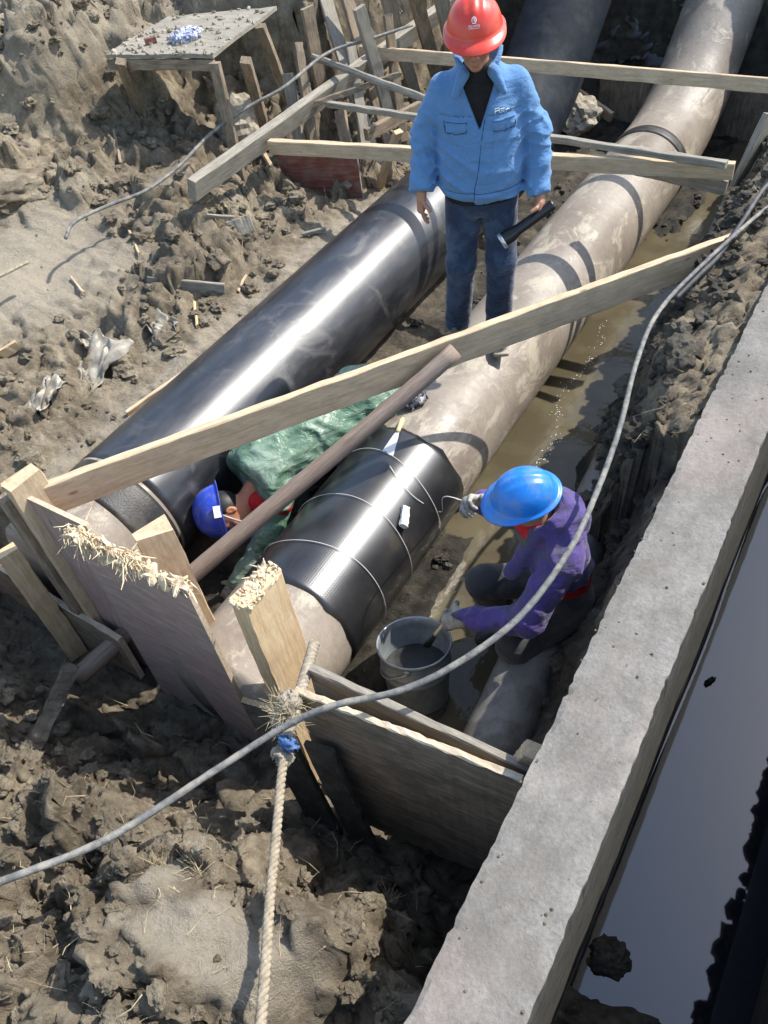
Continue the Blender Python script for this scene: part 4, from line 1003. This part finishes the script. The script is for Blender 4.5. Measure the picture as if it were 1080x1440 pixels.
# --- worker in the green raincoat, head down between the pipes
gw = empty('person', (-2.42, 2.3, .18), 0); tag(gw, 'worker in green raincoat and dark blue helmet, head down between the two pipes', 'person'); go = np.array([-2.42, 2.3, .18])
def gl_(x, y, z): return np.array([x, y, z])-go
SH, HP = gl_(-2.43, 2.17, .70), gl_(-2.20, 2.80, .72); HD = gl_(-2.50, 1.89, .58)
hu3 = nrm([-.72, -.62, .30]); hf3 = nrm([.42, -.55, -.72])
h3 = head_fn(HD, hf3, hu3)
body_mesh([(lambda P: smin(h3(P), cap(P, SH+[.02, -.03, -.02], HD-hu3*.06, .062, .056), .03), HD-[.2, .2, .2], HD+[.25, .3, .25], .007)], M['skin_warm'], gw, 'head')
sdf_obj('hair', lambda P: smax(ell((P-HD) @ np.stack(basis(hf3, hu3)).T, (0, -.016, .022), (.080, .100, .1)), ((P-HD) @ hf3)-.01, .01), HD-.14, HD+.14, .009, M['hair'], gw)
hh = helmet(gw, HD+hu3*.055, hf3, hu3, M['helm_violet'])
r3, f3, u3 = basis(hf3, hu3)
V = [HD+hu3*.052+(-r3*.128)+f3*a+u3*b_-r3*o_ for o_ in (0, .008) for (a, b_) in ((-.03, -.008), (.03, -.008), (.03, .03), (-.03, .03))]
mesh_obj('tag_plate', V, [(3, 2, 1, 0), (4, 5, 6, 7), (0, 1, 5, 4), (1, 2, 6, 5), (2, 3, 7, 6), (3, 0, 4, 7)], M['white'], hh)
tube('chin_strap', spline([HD+hu3*.04-r3*.10+f3*.02, HD-hu3*.05-r3*.083+f3*.05, HD-hu3*.11+f3*.05, HD-hu3*.05+r3*.083+f3*.05, HD+hu3*.04+r3*.1+f3*.02], 24), .006, M['plastic_grey'], 8, gw)
EL1, HN1 = gl_(-2.30, 1.93, .44), gl_(-2.38, 1.70, .27)
def rain(P):
    q = P*np.array([1., 1., 1.05]); k = np.array([1., 1., 1.05])
    d = smin(cap(q, SH*k, HP*k, .185, .20), cap(q, HP*k, gl_(-2.12, 3.05, .50)*k, .19, .21), .08)
    d = smin(d, cap(P, gl_(-2.55, 2.14, .66), gl_(-2.33, 2.06, .64), .12, .12), .06)
    n = fbm(P[:, 0]*4+P[:, 1]*2, P[:, 1]*3, P[:, 2]*4, 2, .45)
    d = d+.022*(np.abs(perlin(P[:, 0]*9-5*P[:, 1]+n, P[:, 1]*6+2*n, P[:, 2]*10))-.25)+.034*(np.abs(n)-.28)+.022*(np.abs(perlin(P[:, 0]*7+1.5*P[:, 1]+1.2*n, P[:, 1]*2.2-2, P[:, 2]*7+.8*n))-.25)
    ed = -((P-SH) @ nrm(HP-SH))-.125-.03*perlin(P[:, 0]*9, P[:, 1]*5, P[:, 2]*9)
    return smax(d, ed, .008)
sdf_obj('raincoat', rain, gl_(-2.84, 1.90, .22), gl_(-1.85, 3.34, 1.02), .0105, M['raincoat'], gw)
sdf_obj('red_collar', lambda P: cap(P, SH+[.05, -.16, -.10], SH+[.17, -.12, -.12], .06, .055)+wrinkle(P, .012, (14, 14, 14), 1.), SH-[.12, .32, .25], SH+[.32, .1, .06], .009, M['red_cloth'], gw)
def sleeve_l(P): return smin(cap(P, SH+[.12, -.06, -.10], EL1, .082, .075), cap(P, EL1, HN1, .07, .055), .03)+wrinkle(P, .016, (14, 14, 14), 2.)
sdf_obj('sleeve', sleeve_l, gl_(-2.58, 1.58, .16), gl_(-2.12, 2.25, .78), .0105, M['raincoat'], gw)
g3 = hand_fn(HN1+[0, .01, 0], HN1-EL1, (-.4, .2, -.8), (.5, .6, .6, .6, .6), 1.15, 1); sdf_obj('glove', g3[0], g3[1], g3[2], .007, M['glove'], gw)
def tr3(P):
    d = None
    for s in (-.07, .09):
        q = smin(cap(P, HP+[s, .1, -.1], gl_(-2.42+s, 2.72, .30), .1, .085), cap(P, gl_(-2.42+s, 2.72, .29), gl_(-2.40+s, 3.12, .26), .08, .065), .03); d = q if d is None else smin(d, q, .02)
    return d
sdf_obj('trousers', tr3, gl_(-2.7, 2.55, .12), gl_(-1.95, 3.3, .8), .014, M['dark_cloth'], gw)

# ------------------------------------------------------------------ bucket, tools, ropes, hoses
bt = at(582, 903, .48)
ax = nrm([-.10, .20, 1.]); BS = 1.22; bbase = bt-ax*.33*BS
bk = empty('bucket', tuple(bbase)); tag(bk, 'ribbed galvanised metal bucket with dark liquid in it beside the crouching worker', 'bucket')
pr = [(0, .0), (.118, .0), (.124, .004), (.126, .02), (.127, .03), (.1315, .036), (.1275, .043), (.131, .06), (.144, .205), (.1505, .213), (.1455, .221), (.1475, .24), (.1535, .248), (.149, .256), (.152, .30), (.154, .315), (.1595, .322), (.1615, .328), (.1585, .334), (.153, .330), (.149, .30), (.128, .02), (0, .018)]
pr = [(r_*1.08, h_*BS) for r_, h_ in pr]
lathe('pail', pr, M['galv'], 56, bk, (0, 0, 0), ax)
lathe('liquid', [(0, .25), (.152, .25)], M['tar'], 40, bk, (0, 0, 0), ax)
a1 = nrm(np.cross(ax, [1, .35, 0])); a2 = np.cross(ax, a1)
tube('handle', [ax*(.37-.12*math.sin(t)*1.)+a1*.176*math.cos(t)+a2*(.165*math.sin(t)) for t in np.linspace(0, math.pi, 30)], .004, M['galv'], 8, bk)
for s in (1, -1): lathe('handle_lug', [(0, 0), (.016, 0), (.016, .006), (0, .008)], M['galv'], 14, bk, ax*.37+a1*.164*s, a1*s)

def on_pipe(px, py, lift=.0, X=XP, Z=ZP, R=RP):
    d = RC @ np.array([px-540., py-720., FPX]); o = np.array([0, 0, H]); e = np.array([d[0], d[2]]); f = np.array([o[0]-X, o[2]-Z])
    a = e@e; b_ = 2*(f@e); c = f@f-(R+lift)**2; t = (-b_-math.sqrt(max(0, b_*b_-4*a*c)))/(2*a); return o+d*t
def pnorm(p, X=XP, Z=ZP): return nrm([p[0]-X, 0, p[2]-Z])
# putty knife
k0, k1, k2 = on_pipe(566, 590, .016), on_pipe(559, 608, .016), on_pipe(549, 628, .009); n_ = pnorm(k1)
kn = empty('putty_knife', tuple(k1)); tag(kn, 'putty knife with a yellow wooden handle lying on the brown pipe', 'putty knife')
tube('handle', [k0-k1+(k1-k0)*t for t in np.linspace(-.1, 1, 8)], [.009, .014, .0155, .0145, .013, .012, .0125, .011], M['handle'], 14, kn)
sd = nrm(np.cross(n_, k2-k1)); V = []
for (t, w) in ((0, .010), (.25, .016), (1.5, .036)):
    c = (k2-k1)*t-n_*.004*t
    for s in (-1, 1):
        for o_ in (0, .0018): V.append(c+sd*w*s+n_*o_)
F = []
for i in range(2):
    a = i*4; b_ = a+4; F += [(a+1, a+3, b_+3, b_+1), (a, b_, b_+2, a+2), (a, a+1, b_+1, b_), (a+2, b_+2, b_+3, a+3)]
F += [(8, 9, 11, 10)]
mesh_obj('blade', V, F, M['blade'], kn)
# white foam block
fb = on_pipe(569, 727, .022); n_ = pnorm(fb); fd = nrm(at(571, 712, fb[2])-at(567, 742, fb[2]-.02))
tag(board('foam_block', fb-fd*.055, fb+fd*.055, .042, .034, M['foam'], up=np.cross(n_, fd), chamfer=.008, seg=8), 'small white foam roller lying on the black mesh sleeve', 'roller')
def rag(name, c, s, mat, label, seed, h=.007, mats=None):
    c = np.asarray(c, float); s = np.asarray(s, float)
    def fn(P):
        q = (P-c)/s; n = fbm(P[:, 0]*22+seed, P[:, 1]*22, P[:, 2]*22, 3, .6)
        return (np.linalg.norm(q, axis=1)-1)*s.min()+.045*(np.abs(n)-.3)
    V, F = nets(fn, c-s*1.6-.02, c+s*1.6+.02, h); return tag(mesh_obj(name, V, F.tolist(), mat, smooth=True), label, 'rag')
rag('rag', on_pipe(582, 562, .02), (.06, .075, .045), M['rag'], 'crumpled grey and black rag on the brown pipe by the plank', 3.)
rag('rag', at(262, 50, 1.79), (.10, .12, .045), M['blue_rag'], 'crumpled blue and white rag on the bench', 8., .009)
bx('brick_chip', at(205, 62, 1.775), at(220, 58, 1.775), .07, .04, M['red_ply'], 'small reddish chip lying on the bench beside the rag', 'chip', seg=4)
# string loops round the sleeve
for k, (y, lab) in enumerate(((1.80, 'white string tied round the lower end of the mesh sleeve'), (2.08, 'white string tied round the middle of the mesh sleeve'), (2.42, 'white string tied round the upper part of the mesh sleeve'))):
    P = [(XP+(RP+.011)*math.sin(t), y+.05*math.sin(t*1.+k)+.012*math.sin(3*t+k), ZP+(RP+.011)*math.cos(t)) for t in np.linspace(-1.75, 2.1, 70)]
    tag(tube('string_loop', P, .0016, M['string'], 6), lab, 'string')
gx = np.array([-.80, 2.13, .06]); a_ = math.radians(-48)
def kw_(p): c, s = math.cos(a_), math.sin(a_); return gx+np.array([c*p[0]-s*p[1], s*p[0]+c*p[1], p[2]])
hand2 = kw_(W_2+nrm(W_2-E2+[.02, -.1, .0])*.09)
P = spline([on_pipe(548, 655, .014), on_pipe(565, 680, .012), on_pipe(588, 703, .012), on_pipe(620, 720, .02), hand2+[-.12, 0, -.02], hand2], 50)
tag(tube('string', P, .0021, M['string'], 6), 'thin pale string running from the sleeve to the crouching worker\'s hand', 'string')

# hose across the foreground
HP_ = [at(-60, 1262, 1.22), at(0, 1240, 1.22), at(150, 1180, 1.16), at(300, 1085, 1.14), at(400, 1022, 1.16), at(470, 992, 1.2), at(560, 972, 1.2), at(640, 935, 1.22), at(730, 868, 1.26), at(800, 775, 1.3), at(840, 690, 1.3), at(872, 600, 1.3), at(895, 510, 1.3), at(925, 440, 1.28), at(985, 375, 1.3), at(1075, 295, 1.32), at(1160, 235, 1.3)]
tag(tube('hose', spline(HP_, 180), np.interp(np.arange(180), [0, 90, 150, 180], [.0122, .0118, .0105, .0105]), M['hose'], 14, jitter=.0004), 'long dusty grey hose looping from the lower left to the upper right', 'hose')
C2 = [at(1100, 240, 1.33), at(1072, 268, 1.32), at(1045, 310, 1.3), at(1010, 360, 1.27), at(985, 385, 1.27), at(950, 420, 1.25)]
tag(tube('cable', spline(C2, 60), .013, M['cable_dark'], 10), 'short dark cable beside the hose at the top right', 'cable')
C3 = [at(1110, 640, .075), at(1068, 700, .072), at(1030, 800, .072), at(995, 900, .075), at(960, 985, .07), at(925, 1065, .07), at(880, 1170, .07), at(836, 1275, .07)]
tag(tube('floating_line', spline(C3, 60), .0065, M['string'], 8), 'thin pale cord lying along the waterline of the channel', 'cord')
C4 = [at(-20, 398, 1.25), at(0, 388, 1.26), at(40, 368, 1.24)]
tag(tube('loose_cable', spline(C4, 20), .012, M['rope'], 8), 'short end of pale cable at the left edge on the trodden soil', 'cable')
C5 = [at(92, 335, 1.24), at(105, 312, 1.27), at(150, 290, 1.24), at(205, 268, 1.24), at(250, 235, 1.25), at(300, 185, 1.32), at(350, 150, 1.4), at(400, 122, 1.45), at(460, 75, 1.5), at(520, 55, 1.5), at(580, 35, 1.5)]
tag(tube('pale_cable', spline(C5, 90), .0125, M['hose'], 10), 'pale cable running from the soil past the bench to the shoring boards', 'cable')

# twisted rope
def twisted(name, C, r, mat, n=260, pitch=.055, parent=None):
    P = spline(C, n); T, N, B_ = frames(P); s = np.concatenate([[0], np.cumsum(np.linalg.norm(np.diff(P, axis=0), axis=1))]); b = Bag()
    for k in range(3):
        a = 2*np.pi*(s/pitch+k/3); Q = P+r*.52*(np.cos(a)[:, None]*N+np.sin(a)[:, None]*B_); V, F, _ = tube_data(Q, r*.58, 8); b.add(V, F)
    for k in range(int(s[-1]*240)):
        i = random.randrange(2, n-2); p = P[i]+nrm(RNG.normal(size=3))*r*.9; b.add(*sliver(p, p+RNG.normal(scale=.010, size=3), .0008, .0006))
    return b.build(name, mat, parent, True)
rp = empty('rope', tuple(at(392, 1085, 1.02))); ro = np.array(rp.location); tag(rp, 'thick twisted rope tied to the post and hanging down to the bottom edge', 'rope')
twisted('hanging_strand', [p-ro for p in (at(403, 1040, 1.08), at(396, 1090, 1.08), at(388, 1180, 1.10), at(380, 1260, 1.13), at(374, 1350, 1.17), at(366, 1450, 1.20), at(362, 1530, 1.22))], .0148, M['rope'], 300, .06, rp)
o = twisted('upper_strand', [p-ro for p in (at(442, 905, 1.02), at(432, 940, 1.06), at(424, 968, 1.08), at(414, 1000, 1.10), at(404, 1040, 1.09))], .021, M['rope_old'], 90, .06, rp)
def knot(P):
    c = at(402, 1003, 1.09)-ro; c2 = at(398, 1062, 1.07)-ro; n = fbm(P[:, 0]*25, P[:, 1]*25, P[:, 2]*25, 3, .6)
    return smin(cap(P, c+[0, .03, .03], c-[0, .03, .02], .042, .038), ell(P, c2, (.038, .034, .034)), .02)+.03*(np.abs(n)-.25)
c = at(400, 1030, 1.08)-ro; sdf_obj('knot', knot, c-.16, c+.16, .006, M['rope_old'], rp)
b = Bag(); cc = at(402, 1003, 1.10)-ro
for k in range(260):
    d = nrm(RNG.normal(size=3)+[0, -.1, .4]); p = cc+d*.034+RNG.normal(scale=.022, size=3)*[1, 1, .8]; q = p+nrm(d+RNG.normal(scale=.7, size=3))*random.uniform(.02, .075); b.add(*sliver(p, q, .0013, .0009))
o = b.build('frayed_fibres', M['straw'], rp); o['kind'] = 'stuff'
c = at(405, 1045, 1.115); rag_ = rag('blue_rag', c-ro, (.026, .014, .016), m_simple('blue_rag2', (.05, .12, .28), .9, .3, 30, .2, 0, .2, (.3, .32, .34), .6, 20), None, 5., .005)
rag_.parent = rp; rag_.name = 'blue_rag_scrap'; del rag_['category']

# ------------------------------------------------------------------ loose things on the soil
def gpt(px, py, z0=.9, lift=.0):
    z = z0
    for _ in range(14):
        p = at(px, py, z); z = .5*z+.5*(gz(p[0], p[1])+lift)
    return at(px, py, z)
ST = [((178, 582), (268, 520), .045, 'pine', 'straight pale lath lying along the left edge of the black pipe'),
      ((0, 500), (24, 485), .07, 'pine_fresh', 'stub of pale plank at the left edge of the picture'),
      ((208, 398), (315, 408), .10, 'grey_wood', 'grey half buried timber lying on the soil left of the black pipe'),
      ((273, 425), (277, 458), .022, 'pine_fresh', 'small upright pale chip just below the half buried timber'),
      ((182, 325), (196, 357), .02, 'pine_fresh', 'thin pale splinter standing in soil left of the loose flake'),
      ((335, 410), (346, 388), .022, 'pine', 'little pale stick right of the half buried timber'),
      ((290, 303), (345, 308), .03, 'grey_wood', 'grey lath lying flat below the end of the grey beam'),
      ((425, 330), (458, 322), .03, 'grey_wood', 'short grey lath on the soil below the red board'),
      ((100, 390), (118, 412), .018, 'pine', 'thin stick slanting out of the soil at the far left path'),
      ((170, 232), (160, 185), .04, 'dirty_wood', 'dark stick poking from the bank left of the bench'),
      ((60, 585), (70, 548), .06, 'dirty_wood', 'flat muddy slab of wood beside the torn plastic sheet'),
      ((36, 15), (70, 22), .03, 'dirty_wood', 'dark stick lying on the high bank at the top left')]
for k, (a, b_, w, mt, lab) in enumerate(ST):
    p, q = gpt(*a, lift=.015), gpt(*b_, lift=.03); bx('stick', p, q, w, min(w, .025)*.8, M[mt], lab, 'stick', up=(.2, .1, 1), seg=6, rough=.002, ragged=.008)
p = gpt(338, 322, lift=.03); bx('wood_flake', p-[.07, .05, 0], p+[.07, .06, .03], .12, .012, M['stone'], 'pale pinkish flat flake standing on the soil left of the black pipe', 'flake', up=(-.4, .3, .8))
def crumple(name, px, py, w, h, mat, label, seed, z0=.9, tilt=.5):
    c = gpt(px, py, z0, .03); n = 26; V = []; F = []
    for i in range(n+1):
        for j in range(n+1):
            u, v = i/n-.5, j/n-.5; e = fbm(np.array([u*2.2+v*.8+seed]), np.array([v*1.6-seed]), None, 3, .5)[0]; rr = 1+.35*perlin(np.array([u*3+seed]), np.array([v*3]))[0]
            V.append(c+[u*w*rr, v*h*rr*.8+.03*e, .02+.07*(np.abs(e)-.2)-v*0+tilt*v*h*.6])
    for i in range(n):
        for j in range(n):
            a = i*(n+1)+j; F.append((a, a+n+1, a+n+2, a+1))
    o = mesh_obj(name, V, F, mat, smooth=True); md = o.modifiers.new('thickness', 'SOLIDIFY'); md.thickness = .003; return tag(o, label, 'plastic sheet')
crumple('plastic_sheet', 138, 515, .26, .42, M['plastic'], 'torn translucent plastic sheet hanging in folds on the muddy slope', 3., .85, .6)
crumple('plastic_sheet', 120, 482, .28, .14, M['foam'] if 0 else M['plastic'], 'pale strip of plastic just above the torn hanging sheet', 7., .9, .2)
crumple('plastic_sheet', 222, 460, .30, .2, M['plastic'], 'muddy plastic scrap right of the torn sheet, below the half buried timber', 12., .85, .3)
crumple('plastic_sheet', 64, 560, .16, .3, M['plastic'], 'crumpled plastic scrap left of the torn sheet', 15., .9, .4)
V, F = lump(gpt(8, 255, 1.3)-[.25, 0, .02], (.55, .55, .30), .22, ICO4, 2., 1.3); V = np.array(V); V[:, 2] = V[:, 2]*.45+.75; V += .02*fbm(V[:, 0]*9, V[:, 1]*9, V[:, 2]*9, 4, .6)[:, None]; V[:, 2] -= .06; tag(mesh_obj('dry_soil_lump', V, F, M['clod'], smooth=True), 'large pale rounded lump of dried soil at the left edge', 'soil lump')
V, F = lump(gpt(345, 195, 1.0)+[0, 0, .1], (.26, .22, .2), .3, ICO3, 9.); tag(mesh_obj('stone', V, F, M['stone']), 'tan lump of earth under the bench beside its front leg', 'soil lump')
V, F = lump((-.085, .72, .03), (.10, .30, .16), .4, ICO4, 6., 2.); tag(mesh_obj('mud_lump', V, F, M['mud'], smooth=True), 'dark mud heap in the channel at the foot of the wall, lower right', 'mud heap')
V, F = lump((-.05, .98, .04), (.075, .09, .08), .2, ICO4, 8., 2.); tag(mesh_obj('mud_lump', V, F, M['mud'], smooth=True), 'rounded mud lump rising from the channel water above the lower mud heap', 'mud heap')
V, F = lump(at(998, 958, .06), (.028, .035, .01), .5, ICO2, 8., 2.); tag(mesh_obj('mud_lump', V, F, M['mud']), 'tiny dark clump floating alone on the channel water', 'clump')

# clods, crumbs and straw strewn over the soil: nobody could count them
TPL = {}
for nm_, bs_ in (('a', ICO1), ('b', ICO2)): TPL[nm_] = [lump((0, 0, 0), (1, 1, 1), .45, bs_) for _ in range(24)]
def strew(name, n, xr, yr, smin_, smax_, mat, mask=None, base=ICO1, flat=.75):
    b = Bag(); x = RNG.uniform(*xr, size=n); y = RNG.uniform(*yr, size=n); keep = np.ones(n, bool)
    if mask is not None: keep = mask(x, y)
    x, y = x[keep], y[keep]; z = ground_z(x, y); s = smin_*(smax_/smin_)**(RNG.random(len(x))**2.2)
    for i in range(len(x)):
        V, F = TPL['b' if s[i] > .02 else 'a'][RNG.integers(24)]; t = RNG.uniform(0, 6.28); c, q = math.cos(t), math.sin(t)
        R_ = np.array([[c, -q, 0], [q, c, 0], [0, 0, 1]]); b.add((V*(s[i]*np.array([1, RNG.uniform(.6, 1.1), flat*RNG.uniform(.6, 1.1)]))) @ R_.T+(x[i], y[i], z[i]+s[i]*.25), F)
    o = b.build(name, mat); return tag(o, None, None, None, 'stuff')
out = lambda x, y: ~(((x > -3.45) & (x < -.4) & (y > 1.0))) & (~((np.abs(x+4.75) < .5) & (np.abs(y-2.75) < .6)) | (RNG.random(len(x)) < .15)) & (np.abs(perlin(x*1.1+3, y*1.1)) > .08)
o = strew('soil_clods', 3000, (-7, -3.4), (.9, 7.5), .008, .075, M['clod'], out, ICO2); tag(o, 'loose clods and crumbs of soil on the left bank', 'clods')
o = strew('soil_clods', 1700, (-3.2, -.45), (-.3, .62), .005, .045, M['clod'], lambda x, y: (np.abs(x+1.0) > .33) | (np.abs(y-.2) > .14) | (RNG.random(len(x)) < .12), ICO2); tag(o, 'loose clods and crumbs of soil on the near mound', 'clods')
o = strew('soil_clods', 1100, (-2.75, -.42), (1.1, 7.5), .006, .04, M['mud'], lambda x, y: (np.abs(x+1.86) > .1), ICO2); tag(o, 'dark wet mud crumbs in the pit and on the bank by the wall', 'clods')
o = strew('soil_clods', 420, (-1.0, -.58), (2.3, 6.2), .02, .085, M['mud'], lambda x, y: np.abs(perlin(x*2, y*2)) > .05, ICO2); tag(o, 'lumps of dark wet mud clinging to the bank below the wall', 'clods')
b = Bag()
for (xr, yr, n) in (((-2.6, -.5), (-.2, .9), 260), ((-6.5, -3.5), (1.2, 6.5), 420), ((-.75, -.42), (2.6, 6), 40)):
    xs = RNG.uniform(*xr, size=n); ys = RNG.uniform(*yr, size=n); zs = ground_z(xs, ys)
    for i in range(n):
        L = RNG.uniform(.03, .13); d = nrm([RNG.normal(), RNG.normal(), RNG.uniform(-.1, .8)]); p = np.array([xs[i], ys[i], zs[i]]); m_ = p+d*L*.5+RNG.normal(scale=.008, size=3); w = RNG.uniform(.0009, .0022)
        b.add(*sliver(p, m_, w, w)); b.add(*sliver(m_, m_+nrm(d+RNG.normal(scale=.4, size=3))*L*.5, w*.8, w*.6))
for (px, py) in ((228, 1222), (222, 1226), (275, 1215), (545, 1265)):
    c = gpt(px, py, 1.0)
    for i in range(30):
        p = c+RNG.normal(scale=.02, size=3)*[1, 1, 0]; q = p+nrm([RNG.normal()*.5, RNG.normal()*.5, 1])*RNG.uniform(.03, .1); b.add(*sliver(p, q, .0014, .001))
tag(b.build('dry_straw', M['straw']), 'dry straw and root bits on the soil', 'straw', None, 'stuff')

# paint brush in the gloved hand, foam on the ditch water, reed tuft
hb = kw_(W_1+nrm(W_1-E1+[-.02, 0, -.12])*.09); br = empty('brush', tuple(hb)); tag(br, 'brush with a pale handle held in the gloved hand over the bucket', 'brush')
bd = nrm(bt+np.array([.03, -.02, -.06])-hb)
tube('handle', [bd*t for t in np.linspace(-.06, .10, 8)], [.006, .008, .008, .0075, .007, .008, .009, .009], M['handle'], 10, br)
tube('bristles', [bd*t for t in (.10, .13, .17)], [.014, .022, .026], M['tar'], 14, br, squash=.45)
b = Bag(); F6 = [tuple(range(6))]
for k in range(150):
    t = RNG.random(); c = at(*( np.array([848, 455])*(1-t)+np.array([752, 655])*t), .107); c = c+[RNG.normal(scale=.018)+.05*math.sin(t*9), RNG.normal(scale=.05), 0]; r_ = RNG.uniform(.0015, .0045)
    b.add([c+[r_*math.cos(a)*RNG.uniform(.6, 1.2), r_*math.sin(a)*RNG.uniform(.6, 1.4), RNG.uniform(0, .001)] for a in np.arange(6)*math.pi/3], F6)
tag(b.build('foam_flecks', M['foam']), 'white foam flecks on the muddy ditch water', 'foam', None, 'stuff')

# crust and weeds along the top edge of the far channel wall, which the water mirrors
b = Bag()
for k in range(900):
    y = RNG.uniform(-1.5, 7); s_ = RNG.uniform(.010, .04)*(1+.8*math.sin(y*3)**2); V, F = TPL['a'][RNG.integers(24)]
    b.add(V*(s_*np.array([1., 1.2, .8]))+(.475+RNG.uniform(-.05, .08), y, 1.43+RNG.uniform(-.03, .03)), F)
tag(b.build('soil_crust', M['mud']), 'crust of soil on the far channel wall', 'soil crust', None, 'stuff')

b = Bag()
for k in range(190):
    y = RNG.uniform(.1, 7); x = -.40+.255*RNG.random()**(2.2 if k % 2 else 1); s_ = RNG.uniform(.0015, .005)*(1+1.6*(RNG.random() < .06)); V, F = TPL['a'][RNG.integers(24)]
    b.add(V*(s_*np.array([1., 1., .6]))+(x, y, 1.351), F)
tag(b.build('soil_crumbs', M['clod']), 'crumbs of soil strewn on top of the concrete wall', 'crumbs', None, 'stuff')
